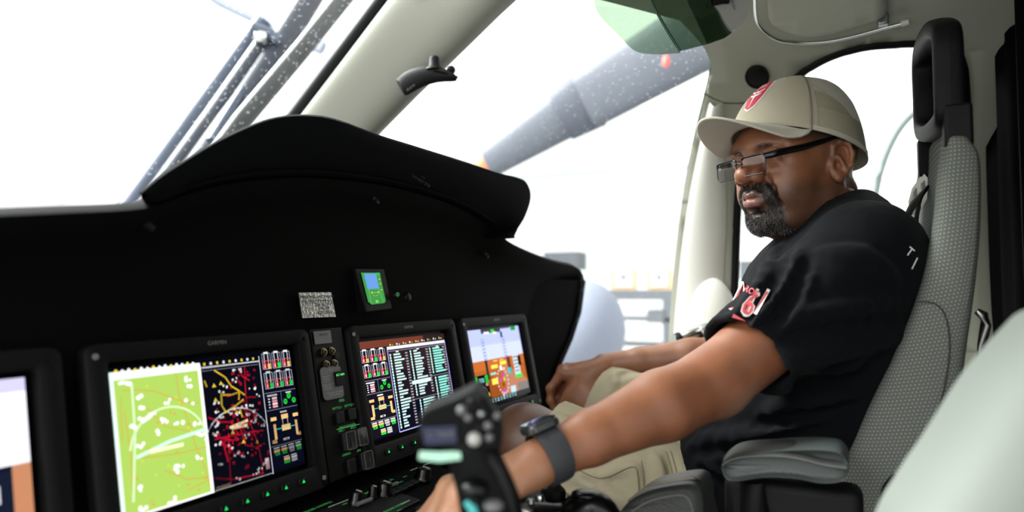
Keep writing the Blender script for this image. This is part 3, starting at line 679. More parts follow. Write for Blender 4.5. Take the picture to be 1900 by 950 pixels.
def list_display(cv):
    random.seed(11)
    cv.rect(0, 0, 1, 1, (30, 22, 30)); cv.rect(0, 0, 1, .35, (44, 32, 36)); cv.rect(0, 0, .72, .075, (112, 58, 44)); cv.rect(0, .6, .3, 1, (10, 10, 28)); cv.rect(.3, .7, 1, 1, (14, 14, 30))
    eis(cv, .005, .27, .08, .98, (22, 18, 30))
    for k in range(9): cv.disc(.32+.075*k, .065-.002*k, .012, WH if k % 2 else YE, 6); cv.disc(.345+.075*k, .07-.002*k, .008, GR if k % 3 == 0 else WH, 6)
    cv.rect(.28, .082, .985, .115, (226, 226, 255)); cv.rect(.28, .13, .985, .136, (150, 150, 160))
    cv.line([(.282, .1), (.282, .985), (.985, .985), (.985, .09)], .010, (190, 185, 255))
    def rows(x, y0, y1, n, wmin, wmax, col, nx, bullets=True):
        for k in range(n):
            y = y0+(y1-y0)*k/n; h = (y1-y0)/n*.58
            if bullets: cv.disc(x, y+h/2, .014, (200, 250, 240), 8)
            w = random.uniform(wmin, wmax); cv.rect(x+.035, y, x+.035+w, y+h, col)
            cv.rect(nx, y, nx+.028, y+h*.8, (165, 160, 165))
    cv.rect(.37, .14, .40, .152, WH); cv.rect(.61, .14, .64, .152, WH); cv.rect(.86, .14, .89, .152, WH)
    rows(.305, .165, .965, 26, .035, .12, (205, 240, 235), .47)
    rows(.535, .155, .67, 17, .04, .13, (205, 240, 235), .72); rows(.775, .155, .46, 10, .09, .14, (150, 245, 225), .94)
    cv.rect(.50, .49, .73, .53, (215, 250, 245)); cv.rect(.5, .69, .985, .695, (150, 150, 160)); cv.rect(.73, .475, .985, .48, (150, 150, 160))
    rows(.79, .50, .78, 9, .09, .14, (150, 245, 225), .94); rows(.56, .71, .96, 8, .08, .14, (190, 240, 230), .72); rows(.8, .8, .96, 5, .06, .12, (190, 240, 230), .94)
def pfd_display(cv):
    cv.rect(0, 0, 1, 1, (10, 10, 14)); cv.rect(0, 0, 1, .42, (186, 196, 250)); cv.rect(0, .22, 1, .42, (206, 214, 252)); cv.rect(0, .42, 1, .93, (178, 96, 42)); cv.rect(0, .42, 1, .55, (196, 106, 46))
    cv.poly([(.55, .55), (.60, .52), (1, .80), (1, .93), (.55, .93)], (186, 126, 98)); cv.poly([(0, .70), (.3, .62), (.5, .93), (0, .93)], (150, 76, 34)); cv.rect(.78, .82, 1, .93, (130, 125, 120))
    cv.rect(.26, .0, .62, .06, (60, 66, 76)); cv.rect(.62, 0, .82, .02, (80, 90, 110)); cv.rect(.83, .0, .93, .06, (30, 150, 60)); cv.rect(.44, .015, .50, .05, GR); cv.rect(.31, .04, .35, .07, WH); cv.rect(.36, .04, .40, .07, WH); cv.rect(.47, .05, .54, .08, (240, 240, 180))
    for x in (.24, .62): 
        for k in range(8): cv.box(x, .14+.045*k, x+.045, .175+.045*k, .006, (90, 110, 150))
    cv.rect(.235, .42, .275, .68, (44, 42, 44)); cv.rect(.60, .06, .64, .14, (50, 66, 110)); cv.rect(.645, .42, .70, .66, (96, 52, 40)); cv.rect(.76, .42, .88, .70, (205, 215, 222)); cv.rect(.86, .44, .92, .58, (12, 12, 20)); cv.rect(.76, .70, .90, .745, GR)
    for k in range(5): cv.rect(.77, .44+.05*k, .86, .455+.05*k, (90, 100, 110))
    for x, y, w_, h_ in ((.33, .50, .12, .05), (.50, .47, .12, .05), (.30, .68, .11, .08), (.51, .56, .07, .03), (.38, .44, .08, .02), (.50, .44, .08, .02)): cv.rect(x, y, x+w_, y+h_, (250, 225, 90) if w_ > .09 else (240, 190, 110))
    cv.rect(.63, .58, .69, .66, (40, 190, 200)); cv.rect(.30, .60, .40, .63, (140, 220, 210))
    for a_ in range(0, 360, 20): cv.disc(.50+.10*math.cos(math.radians(a_)), .74+.17*math.sin(math.radians(a_)), .016, (225, 215, 220), 7)
    cv.disc(.5, .56, .04, (230, 235, 235)); cv.disc(.51, .66, .028, MG); cv.disc(.46, .72, .026, MG); cv.disc(.53, .72, .03, (200, 200, 60)); cv.disc(.5, .79, .03, (120, 70, 40)); cv.disc(.50, .87, .03, MG); cv.disc(.47, .93, .03, (220, 190, 225))
    cv.rect(.0, .60, .24, .97, (8, 10, 12)); cv.rect(.01, .61, .06, .72, GR); cv.rect(.19, .61, .24, .72, GR); cv.rect(.02, .72, .06, .75, (245, 160, 150)); cv.rect(.18, .72, .23, .75, (245, 160, 150)); cv.rect(.08, .64, .17, .70, (120, 170, 190))
    cv.ring(.10, .88, .12, .022, GR, 180, 250); cv.ring(.12, .88, .12, .012, (150, 160, 170), 260, 330); cv.ring(.08, .95, .14, .016, (150, 235, 70), 270, 400); cv.disc(.21, .87, .03, YE)
    cv.rect(.16, .93, .72, 1, (10, 16, 26))
    for k in range(10): cv.rect(.18+.055*k, .94, .215+.055*k, .955, (170, 240, 235)); cv.rect(.18+.055*k, .965, .21+.055*k, .985, WH if k % 2 else (150, 225, 230))
    cv.rect(.62, .84, .72, .93, (190, 220, 235)); cv.rect(.72, .93, 1, 1, (60, 60, 62))
def left_display(cv):
    cv.rect(0, 0, 1, 1, (12, 12, 20)); cv.rect(0, .04, 1, .5, (246, 246, 255)); cv.rect(.5, .0, .8, .05, GR); cv.rect(.8, 0, 1, .08, (205, 200, 235))
    cv.rect(0, .5, .78, 1, (245, 250, 248)); cv.rect(.78, .52, .94, .86, (22, 28, 46)); cv.rect(.94, .5, 1, .86, (190, 130, 95)); cv.rect(.8, .86, 1, 1, (236, 178, 120)); cv.rect(.80, .60, .90, .70, (225, 225, 230)); cv.rect(.78, .80, .86, .88, GR)
def display(x0, w, label, draw, nkeys, keys_from, logo, grp='panel displays'):
    f = screen_pt(x0, w); Hh = DH; mX, mT, mB = .029, .026, .038
    t = thing('flight_display', label, 'display', f(.5, 1), grp)
    R = Matrix((Vector((1, 0, 0)), -dnu, NRM)).transposed()
    cen = f(.5, .5) + dnu*((mB-mT)/2)
    W_, H_ = w+2*mX, Hh+mT+mB
    # frame ring
    outr = rrect(W_, H_, .012); fr = []
    inn = rrect(w+.012, Hh+.012, .005); shift = -(mB-mT)/2
    V = []; F = []
    for rr, zz, sh in ((outr, -.004, 0), (outr, .008, 0), ([(x*.985, y*.985) for x, y in outr], .0105, 0), ([(x*1.03, y*1.04) for x, y in inn], .0105, shift), (inn, .008, shift), (inn, -.003, shift)):
        V += [cen+R @ Vector((x, y-sh*0+(-sh if sh else 0), zz)) for x, y in rr]
    n = len(outr)
    for k in range(5):
        for i in range(n): F.append((k*n+i, k*n+(i+1) % n, (k+1)*n+(i+1) % n, (k+1)*n+i))
    fr = MB().add(V, F).build('bezel', M['bezel'], t)
    V = [f(-.03, -.05, -.002), f(1.03, -.05, -.002), f(1.03, 1.05, -.002), f(-.03, 1.05, -.002)]
    sc = MB().prism(V, -NRM*.004).build('screen', M['glassblack'], t, smooth=False)
    cv = Canvas(lambda u, v, off=0: f(u, v, off-.0015), w/Hh); draw(cv); cv.build('symbology', SCRM, sc)
    mb = MB(); words(mb, logo, f(.5, 0, .0112)-dnu*.016, (1, 0, 0), -dnu, .0052); mb.build('logo', M['logow'], fr, smooth=False)
    for k in range(nkeys):
        u = keys_from+(1-2*keys_from)*k/(nkeys-1); c = f(u, 1, .011)+dnu*.019
        b = MB().box(c, (.013, .0085, .004), R).build('softkey', M['key'], t, bevel=.0012)
        tr = [c+R @ Vector((x, y, .0023)) for x, y in ((0, .0024), (-.0026, -.0022), (.0026, -.0022))]
        MB().add(tr, [(0, 1, 2)]).build('arrow', M['tri'], b, smooth=False)
    for sx in (-1, 1):
        for sy in (-1, 1):
            c = cen+R @ Vector((sx*(W_/2-.010), sy*(H_/2-.014), .0105)); MB().lathe([(.0032, 0), (.0032, .0012), (.0018, .0014)], c, NRM, 12).build('screw', M['logow'] if sx*sy < 0 else M['key'], fr)
display(.088, .256, 'left-most panel display, mostly blank white with an orange corner', left_display, 6, .12, 'GARMIN')
display(.422, .250, 'large display with a bright green map beside a dark red street map', map_display, 8, .08, 'GARMIN')
display(.811, .247, 'display listing rows of pale text in three columns beside engine gauges', list_display, 7, .08, 'GARMIN')
display(1.136, .238, 'right-most flight display with pale sky over brown ground by his knee', pfd_display, 7, .1, 'GARMIN')

# ---- centre switch strip between the two middle displays
RX = Matrix((Vector((1, 0, 0)), -dnu, NRM)).transposed()
def F0(px, py, off=0):     # point of the panel plane (front of the bezels)
    n_ = NRM; o_ = Vector((0, PT.y-.016, PT.z))+n_*(.004+off); r = ray(px, py); return r*(o_.dot(n_)/r.dot(n_))
a = F0(577, 615); b = F0(690, 905)
sp = thing('switch_panel', 'narrow black switch strip between the map display and the list display', 'switch panel', (.758, .71, -.27))
cx = .7415
MB().box(Vector((cx, 0, 0))+Vector((0, F0(600, 750).y, F0(600, 750).z))-NRM*.004, (.066, .215, .010), RX).build('backplate', M['key'], sp, bevel=.002)
def on_strip(px, py, off=0): return F0(px, py, off)
pl = on_strip(599, 626, .003)
t = thing('registration_plate', 'small grey engraved plate at the top of the switch strip', 'plate', pl)
MB().box(pl, (.034, .019, .002), RX).build('plate', M['greyplate'], t, bevel=.0006)
mb = MB(); words(mb, 'REG NO', pl+NRM*.0012+Vector((0, 0, .004)), (1, 0, 0), -dnu, .0032); words(mb, 'N525TV', pl+NRM*.0012-Vector((0, 0, .004)), (1, 0, 0), -dnu, .006); mb.build('engraving', M['key'], t, smooth=False)
for px, py, big in ((598, 654, 1), (613, 652, 1), (603, 677, 1), (618, 675, 1), (624, 660, 0)):
    c = on_strip(px, py, .002); MB().lathe([(.0062, 0), (.0062, .003), (.0045, .0034), (.0042, .006), (.0025, .0062), (.0022, .004), (.0001, .004)] if big else [(.005, 0), (.005, .002), (.0001, .0022)], c, NRM, 16).build('jack', M['brass'] if big else M['sw'], sp)
c = on_strip(615, 710, .003)
t = thing('beacon_switch_plate', 'grey rounded switch plate with white lettering and a green lit button', 'switch', c)
pts = [c+RX @ Vector((x, y, 0)) for x, y in rrect(.040, .047, .006)]
MB().prism(pts, NRM*.0025).build('plate', M['greyplate'], t, smooth=False)
bt = MB().box(c+RX @ Vector((.011, .004, .005)), (.015, .021, .006), RX).build('button', M['key'], t, bevel=.001)
mb = MB(); words(mb, 'ELT ARM', c+RX @ Vector((.0115, .009, .0083)), (1, 0, 0), -dnu, .0032); mb.build('lit_legend', M['textgb'], bt, smooth=False)
mb = MB()
for s_, x, y, h in (('ELT', 0, .0185, .0036), ('TRANSMITTER', -.010, .0095, .0022), ('EMERGENCY', -.010, .0062, .0022), ('USE ONLY', -.010, .0029, .0022), ('UNAUTHORIZED', -.010, -.002, .0021), ('OPERATION', -.010, -.005, .0022), ('PROHIBITED', -.010, -.008, .0022), ('TEST FIRST 5 MIN AFTER', .002, -.0145, .0022), ('THE HOUR ONLY', .002, -.0178, .0022)):
    words(mb, s_, c+RX @ Vector((x, y, .0027)), (1, 0, 0), -dnu, h)
mb.build('lettering', M['textw'], t, smooth=False)
mb = MB()
for s_, px, py, h in (('-FIRE-', 634, 743, .0042), ('BOTTLE 1', 626, 757, .0034), ('BOTTLE 2', 648, 752, .0034), ('PRESS TO DISCHARGE', 645, 790, .0026), ('ENG 1', 634, 799, .0032), ('ENG 2', 656, 793, .0032), ('-CARGO-', 643, 843, .0034), ('APU', 666, 836, .0034)):
    words(mb, s_, on_strip(px, py, .0035), (1, 0, 0), -dnu, h)
c0, c1 = on_strip(625, 797, .0035), on_strip(667, 787, .0035); mb.tube([c0, c1], .0004, 4)
mb.build('legend', M['textg'], sp, smooth=False)
for px, py, w_, h_, g in ((631, 775, .014, .017, 0), (653, 768, .014, .017, 0), (643, 818, .0165, .024, 1), (665, 811, .0165, .024, 1), (652, 865, .016, .021, 0), (676, 854, .0165, .024, 1)):
    c = on_strip(px, py, .004); b = MB().box(c, (w_, h_, .006), RX).build('push_switch', M['sw'], sp, bevel=.0015)
    if g:
        MB().box(c+NRM*.006, (w_+.002, h_+.001, .007), RX).build('clear_guard', M['clear'], b, bevel=.001)
        fr_ = [c+NRM*.0095+RX @ Vector((x, y, 0)) for x, y in rrect(w_+.002, h_+.001, .003)]
        MB().tube(fr_, .0005, 6, closed=True).build('guard_edge', M['dim'], b)
# ---- operating limitations sticker and standby display on the upper face
YF = .688
def onF(px, py, y=YF): return onY(px, py, y)
q = [onF(553, 543), onF(613, 542), onF(622, 588), onF(560, 590)]
t = thing('limitations_placard', 'wrinkled silver placard of operating limitations on the black panel face', 'placard', sum(q, Vector())/4)
MB().prism(q, (0, -.0015, 0)).build('foil', M['foil'], t, smooth=False)
mb = MB(); cc = sum(q, Vector())/4+Vector((0, -.0019, 0))
rt = (q[1]-q[0]).normalized()
for s_, u, v, h in (('OPERATING LIMITATIONS', 0, .32, .0045), ('OPERATION TYPES APPROVED', 0, .16, .0034), ('DAY / NIGHT', .012, .0, .0042), ('VFR - IFR', .012, -.15, .0042), ('NON ICING', .012, -.32, .0042)):
    words(mb, s_, cc+rt*(u+ -v*.006)+Vector((0, 0, v*.036)), rt, (0, 0, 1), h)
mb.build('printing', M['stitchd'], t, smooth=False)
mb = MB(); mb.tube([cc-rt*.022+Vector((0, 0, .003)), cc+rt*.02+Vector((0, 0, .003))], .0003, 4); mb.build('rule', M['stitchd'], t)
q = [onF(669, 506, .684), onF(704, 506, .684), onF(716, 562, .676), onF(684, 566, .676)]
t = thing('standby_display', 'small standby display glowing blue over green above the list display', 'display', sum(q, Vector())/4)
cen = sum(q, Vector())/4
ft = lambda u, v, off=0: q[0].lerp(q[1], u).lerp(q[3].lerp(q[2], u), v)+Vector((0, -1, .15))*off
bz = [ft(-.18, -.14, -.001), ft(1.35, -.14, -.001), ft(1.35, 1.22, -.001), ft(-.18, 1.22, -.001)]
MB().prism(bz, (0, .03, 0)).build('bezel', M['key'], t, bevel=.002)
cv = Canvas(lambda u, v, off=0: ft(u, v, off), .7)
cv.poly([(0, 0), (1, 0), (1, .93), (.9, 1), (.15, 1), (0, .9)], (70, 160, 78)); cv.rect(.14, .03, .78, .52, (110, 165, 235)); cv.rect(.78, 0, 1, .1, (60, 190, 90))
cv.line([(.2, .5), (.15, .95)], .02, (120, 200, 100)); cv.line([(.75, .5), (.85, .95)], .02, (120, 200, 100)); cv.line([(.3, .64), (.7, .64)], .02, (150, 200, 120)); cv.rect(.3, .6, .36, .66, YE); cv.rect(.66, .6, .72, .66, YE); cv.rect(.42, .88, .56, .96, (150, 220, 90)); cv.line([(.35, .7), (.4, .74), (.6, .74), (.65, .7)], .015, (150, 200, 120))
for y in (.2, .35, .55): cv.rect(.86, y, .94, y+.03, YE)
cv.build('screen', attr_mat('standby_pixels', 'col', emission=True, k=.8), t)
c = ft(1.5, .78, .004)
t = thing('lamp_test_knob', 'tiny round knob with a green lit mark beside the standby display', 'knob', c)
MB().lathe([(.006, 0), (.006, .004), (.004, .006), (.0001, .006)], c, (0, -1, .1), 16).build('knob_body', M['key'], t)
mb = MB(); words(mb, 'Q1', c+Vector((0, -.0065, .001)), (1, 0, 0), (0, 0, 1), .006); mb.build('lit_mark', M['textg'], t, smooth=False)
c = ft(2.2, .9, .002); tag(MB().lathe([(.008, 0), (.008, .006), (.006, .008), (.0001, .008)], c, (0, -1, .1), 16).build('rotary_knob', M['key']), 'black rotary knob right of the small green standby display', 'knob')

# ---- centre console running aft below the displays
con = thing('centre_console', 'black centre console with lettered switch panels below the displays', 'console', (.74, .5, -1.0))
c0 = Vector((.74, .66, -.285)); caft = Vector((.74, .22, -.345)); dd = (caft-c0); dl = dd.length; ddn = dd.normalized(); cn = Vector((1, 0, 0)).cross(ddn); cn = cn if cn.z > 0 else -cn
RC = Matrix((Vector((1, 0, 0)), -ddn, cn)).transposed()
sec = [Vector((0, .742, -.283)), c0.copy(), caft.copy(), Vector((0, .20, -.40)), Vector((0, .20, -1.0)), Vector((0, .742, -1.0))]
MB().prism([Vector((.50, p.y, p.z)) for p in sec], (.44, 0, 0)).build('housing', M['panel'], con, bevel=.006)
MB().box((1.18, .79, -.36), (.90, .14, .16)).build('knee_panel', M['panel'], con, bevel=.01)
MB().box((.26, .79, -.36), (.50, .14, .16)).build('knee_panel', M['panel'], con, bevel=.01)
def Cn(px, py, off=.001): r = ray(px, py); return r*((c0+cn*off).dot(cn)/r.dot(cn))
def cpt(x, s, off=0): return Vector((x, 0, 0))+Vector((0, c0.y, c0.z))+ddn*s+cn*off
for nm, x, s, w_, l_ in (('switch_plate', .66, .075, .26, .075), ('switch_plate', .84, .165, .16, .085), ('switch_plate', .60, .175, .18, .085), ('switch_plate', .72, .28, .40, .09)):
    MB().box(cpt(x, s, .002), (w_, l_, .004), RC).build(nm, M['sw'], con, bevel=.0015)
mb = MB()
for s_, px, py, h in (('PASSENGER CONTROL', 585, 943, .0045), ('TEMP', 640, 935, .003), ('ELECTRICAL', 717, 894, .0045), ('BATTERY', 687, 912, .0042), ('BUS 1', 731, 901, .003), ('BUS 2', 744, 894, .003), ('GEN 1', 752, 884, .003), ('ENGINE CONTROL', 735, 940, .0045), ('ENG 1', 742, 946, .003)):
    words(mb, s_, Cn(px, py, .0046), (1, 0, 0), -ddn, h)
mb.build('legend', M['textg'], con, smooth=False)
mb = MB()
for (a_, b_) in (((610, 941), (652, 925)), ((745, 936), (760, 928)), ((762, 873), (805, 856)), ((755, 905), (768, 898))): mb.tube([Cn(*a_, .0048), Cn(*b_, .0048)], .0007, 4)
mb.build('legend_line', M['textw'], con, smooth=False)
for px, py, r_ in ((712, 916, .011), (660, 934, .009), (785, 888, .012), (690, 925, .006)):
    c = Cn(px, py, .004); k = MB().lathe([(r_*1.25, 0), (r_*1.2, .004), (r_, .006), (r_*.9, .016), (r_*.7, .018), (.0005, .018)], c, cn, 20).build('rotary_knob', M['gum'], con)
    MB().box(c+cn*.018+Vector((0, -.003, 0)), (.0015, r_, .001), RC).build('pointer', M['textw'], k, smooth=False)
for px, py in ((731, 914), (744, 908), (756, 902), (768, 896)):
    c = Cn(px, py, .006); MB().box(c, (.016, .013, .006), RC).build('push_button', M['key'], con, bevel=.0015)
for px, py in ((672, 932), (722, 902)):
    c = Cn(px, py, .008); MB().tube([c-Vector((.01, 0, 0)), c+Vector((.012, -.006, .002))], .003, 8).build('toggle_guard', M['greyplate'], con)
HEAD_YAW = 50; HEAD_PITCH = 4; HEAD_ROLL = 0; HEAD_SCALE = .95
# ================================================================ implicit surface modeller for the figure and its clothes
F32 = np.float32
def A3(v): return np.array([v[0], v[1], v[2]], F32)
class Sdf:
    def __init__(s): s.p = []
    def cap(s, a, b, ra, rb=None, k=.01, sub=False):
        a, b = A3(a), A3(b); rb = ra if rb is None else rb; ab = b-a; L2 = float(ab @ ab)+1e-12
        def f(P_, a=a, ab=ab, L2=L2, ra=ra, rb=rb):
            d = P_-a; h = np.clip(d @ ab/L2, 0, 1); return np.linalg.norm(d-h[:, None]*ab, axis=1)-(ra+(rb-ra)*h)
        s.p.append((f, (a+b)/2, math.sqrt(L2)/2+max(ra, rb), k, sub)); return s
    def path(s, pts, rs, k=.01, k1=None, sub=False):
        for i in range(len(pts)-1): s.cap(pts[i], pts[i+1], rs[i], rs[i+1], (k if i else (k1 or k)), sub)
        return s
    def ell(s, c, r, R=None, k=.01, sub=False):
        c = A3(c); r = np.array(r, F32); Rm = np.array(R if R is not None else np.eye(3), F32)   # columns = local axes
        def f(P_, c=c, r=r, Rm=Rm):
            q = (P_-c) @ Rm; a = np.linalg.norm(q/r, axis=1); b = np.linalg.norm(q/(r*r), axis=1); return a*(a-1)/np.maximum(b, 1e-6)
        s.p.append((f, c, float(max(r)), k, sub)); return s
    def rbox(s, c, h, rr, R=None, k=.01, sub=False):
        c = A3(c); h = np.array(h, F32)-rr; Rm = np.array(R if R is not None else np.eye(3), F32)
        def f(P_, c=c, h=h, Rm=Rm, rr=rr):
            q = np.abs((P_-c) @ Rm)-h; return np.linalg.norm(np.maximum(q, 0), axis=1)+np.minimum(q.max(axis=1), 0)-rr
        s.p.append((f, c, float(np.linalg.norm(h))+rr, k, sub)); return s
    def half(s, c, n, k=.004):      # keep the side n points away from (cut away along n)
        c = A3(c); n = A3(n); n = n/np.linalg.norm(n)
        s.p.append((lambda P_, c=c, n=n: -((P_-c) @ n), c, 1e3, k, True)); return s
    def ev(s, P_, sel=None):
        d = np.full(len(P_), 1.0, F32)
        for i, (f, c, r, k, sub) in enumerate(s.p):
            if sel is not None and not sel[i]: continue
            e = f(P_).astype(F32)
            if sub:
                h = np.maximum(k-np.abs(d+e), 0)/k; d = np.maximum(d, -e)+h*h*k*.25
            else:
                h = np.maximum(k-np.abs(d-e), 0)/k; d = np.minimum(d, e)-h*h*k*.25
        return d
    def mesh(s, lo, hi, vox, extra=None):
        lo = A3(lo); n = np.ceil((A3(hi)-lo)/vox).astype(int)+1; B = 16; n = ((n+B-1)//B)*B
        F = np.full(tuple(n), 1.0, F32); half = vox*B*.5*1.75
        cs = np.array([p[1] for p in s.p], F32); rs = np.array([p[2] for p in s.p], F32); ks = np.array([p[3] for p in s.p], F32)
        g = (np.stack(np.meshgrid(*[np.arange(B)]*3, indexing='ij'), -1).reshape(-1, 3)*vox).astype(F32)
        bi = np.stack(np.meshgrid(*[np.arange(m//B) for m in n], indexing='ij'), -1).reshape(-1, 3)
        cen = lo+(bi+.5)*B*vox
        dc = s.ev(cen.astype(F32))
        for b, c, d0 in zip(bi, cen, dc):
            if abs(d0) > half+.035:
                if d0 < 0: F[b[0]*B:b[0]*B+B, b[1]*B:b[1]*B+B, b[2]*B:b[2]*B+B] = -1
                continue
            sel = np.linalg.norm(cs-c, axis=1)-rs < half+ks+.012
            q = g+(lo+b*B*vox).astype(F32); v = s.ev(q, sel)
            if extra is not None: v = v+extra(q).astype(F32)
            F[b[0]*B:b[0]*B+B, b[1]*B:b[1]*B+B, b[2]*B:b[2]*B+B] = v.reshape(B, B, B)
        return nets(F, lo, vox)
def nets(F, lo, vox):
    S = F < 0; c = [S[i:S.shape[0]-1+i, j:S.shape[1]-1+j, k:S.shape[2]-1+k] for i in (0, 1) for j in (0, 1) for k in (0, 1)]
    cnt = sum(x.astype(np.int8) for x in c); act = (cnt > 0) & (cnt < 8); ijk = np.argwhere(act)
    idm = np.full(act.shape, -1, np.int32); idm[act] = np.arange(len(ijk))
    offs = np.array([(i, j, k) for i in (0, 1) for j in (0, 1) for k in (0, 1)])
    val = np.stack([F[ijk[:, 0]+o[0], ijk[:, 1]+o[1], ijk[:, 2]+o[2]] for o in offs], 1)
    acc = np.zeros((len(ijk), 3), F32); num = np.zeros(len(ijk), F32)
    for a in range(8):
        for b in range(a+1, 8):
            if np.abs(offs[a]-offs[b]).sum() != 1: continue
            va, vb = val[:, a], val[:, b]; m = (va < 0) != (vb < 0); t = np.where(m, va/np.where(m, va-vb, 1), 0)
            p = offs[a]+(offs[b]-offs[a])*t[:, None]; acc += np.where(m[:, None], p, 0); num += m
    V = lo+(ijk+acc/num[:, None])*vox; Q = []
    for ax in range(3):
        o = [0, 0, 0]; o[ax] = 1; n = S.shape
        s0 = S[:n[0]-o[0], :n[1]-o[1], :n[2]-o[2]]; s1 = S[o[0]:, o[1]:, o[2]:]; e = np.argwhere(s0 != s1)
        u, w = [(1, 2), (2, 0), (0, 1)][ax]; ok = (e[:, u] > 0) & (e[:, w] > 0) & (e[:, u] < n[u]-1) & (e[:, w] < n[w]-1); e = e[ok]
        fl = s0[e[:, 0], e[:, 1], e[:, 2]]
        def cell(du, dw):
            q = e.copy(); q[:, u] -= du; q[:, w] -= dw; return idm[q[:, 0], q[:, 1], q[:, 2]]
        q = np.stack([cell(0, 0), cell(1, 0), cell(1, 1), cell(0, 1)], 1); q[~fl] = q[~fl][:, ::-1]; Q.append(q)
    return V.astype(F32), np.concatenate(Q)
def relax(V, Q, it=1, lam=.5):
    e = np.concatenate([Q[:, [0, 1]], Q[:, [1, 2]], Q[:, [2, 3]], Q[:, [3, 0]]]); e = np.concatenate([e, e[:, ::-1]])
    for _ in range(it):
        s = np.zeros_like(V); n = np.bincount(e[:, 0], minlength=len(V)).astype(F32)
        for a in range(3): s[:, a] = np.bincount(e[:, 0], weights=V[e[:, 1], a], minlength=len(V))
        V = V+lam*(s/np.maximum(n, 1)[:, None]-V)
    return V
def npobj(name, V, Q, m, parent=None, col=None, label=None):
    me = bpy.data.meshes.new(name); o = bpy.data.objects.new(name, me); C.objects.link(o); L = np.array(org(parent) if parent else (0, 0, 0), F32)
    if parent: o.parent = parent
    elif True:
        c = V.mean(0); c[2] = V[:, 2].min(); L = c; o.location = Vector([float(x) for x in c])
    me.vertices.add(len(V)); me.vertices.foreach_set('co', (V-L).astype(F32).ravel())
    me.loops.add(len(Q)*4); me.loops.foreach_set('vertex_index', Q.astype(np.int32).ravel())
    me.polygons.add(len(Q)); me.polygons.foreach_set('loop_start', (np.arange(len(Q))*4).astype(np.int32))
    me.polygons.foreach_set('use_smooth', [True]*len(Q)); me.update(calc_edges=True); me.validate()
    me.materials.append(m)
    if col is not None:
        at = me.color_attributes.new('col', 'FLOAT_COLOR', 'POINT'); at.data.foreach_set('color', np.concatenate([col, np.ones((len(col), 1))], 1).astype(F32).ravel())
    if label: o['label'] = label
    return o
def wob(P_, f, ph=0):
    x, y, z = P_[:, 0]*f, P_[:, 1]*f, P_[:, 2]*f
    return np.sin(x+1.7*np.sin(y*.7+ph)+ph)*np.sin(y*1.1+1.3*np.sin(z*.8)+2*ph)*np.sin(z*.9+1.1*np.sin(x*.6)+3*ph)

# ================================================================ body measures (metres, cockpit axes)
V3 = Vector
HC = V3((1.155, .070, .1905))                     # between the ears
yaw = math.radians(90+HEAD_YAW); pit = math.radians(HEAD_PITCH); rol = math.radians(HEAD_ROLL)
hf = V3((math.cos(yaw)*math.cos(pit), math.sin(yaw)*math.cos(pit), -math.sin(pit)))
hl = V3((0, 0, 1)).cross(hf).normalized(); hu = hf.cross(hl).normalized()
hl, hu = (hl*math.cos(rol)+hu*math.sin(rol)), (hu*math.cos(rol)-hl*math.sin(rol))
HS = HEAD_SCALE
HM = np.array([hf, hl, hu], F32).T*HS            # local -> world
def H(x, y, z): return HC+(hf*x+hl*y+hu*z)*HS
def Hw(V): return (V @ HM.T.astype(F32))+A3(HC)
Sh_L, El_L, Wr_L = V3((1.0, -.022, .045)), V3((.845, .1505, -.113)), V3((.655, .305, -.185))
Kn_Lh = V3((.588, .376, -.212))
Sh_R, El_R, Wr_R = V3((1.38, .06, .06)), V3((1.46, .22, -.135)), V3((1.385, .478, -.160))
Hp_L, Kn_L, An_L = V3((1.09, .06, -.42)), V3((1.045, .500, -.262)), V3((1.05, .70, -.70))
Hp_R, Kn_R, An_R = V3((1.30, .08, -.35)), V3((1.385, .505, -.248)), V3((1.36, .70, -.70))
Neck = V3((1.175, .012, .09))
def rotz(a): c, s = math.cos(a), math.sin(a); return np.array([[c, -s, 0], [s, c, 0], [0, 0, 1]], F32)
TW = math.radians(13)
def torso(s, g=0, k=.04):
    s.ell((1.165, .105, -.27), (.170+g, .150+g, .165+g), rotz(TW*.5), k)
    s.ell((1.175, .045, -.07), (.180+g, .122+g, .165+g), rotz(TW), k)
    s.ell((1.185, .085, -.42), (.175+g, .145+g, .12+g), None, k)
    s.cap((1.035, -.02, .03), (1.345, .05, .045), .062+g, .062+g, k)
    s.cap((1.14, -.01, .095), (1.04, -.022, .055), .05+g, .05+g, .03)
    s.cap((1.16, .0, .095), (1.32, .045, .06), .05+g, .05+g, .03)
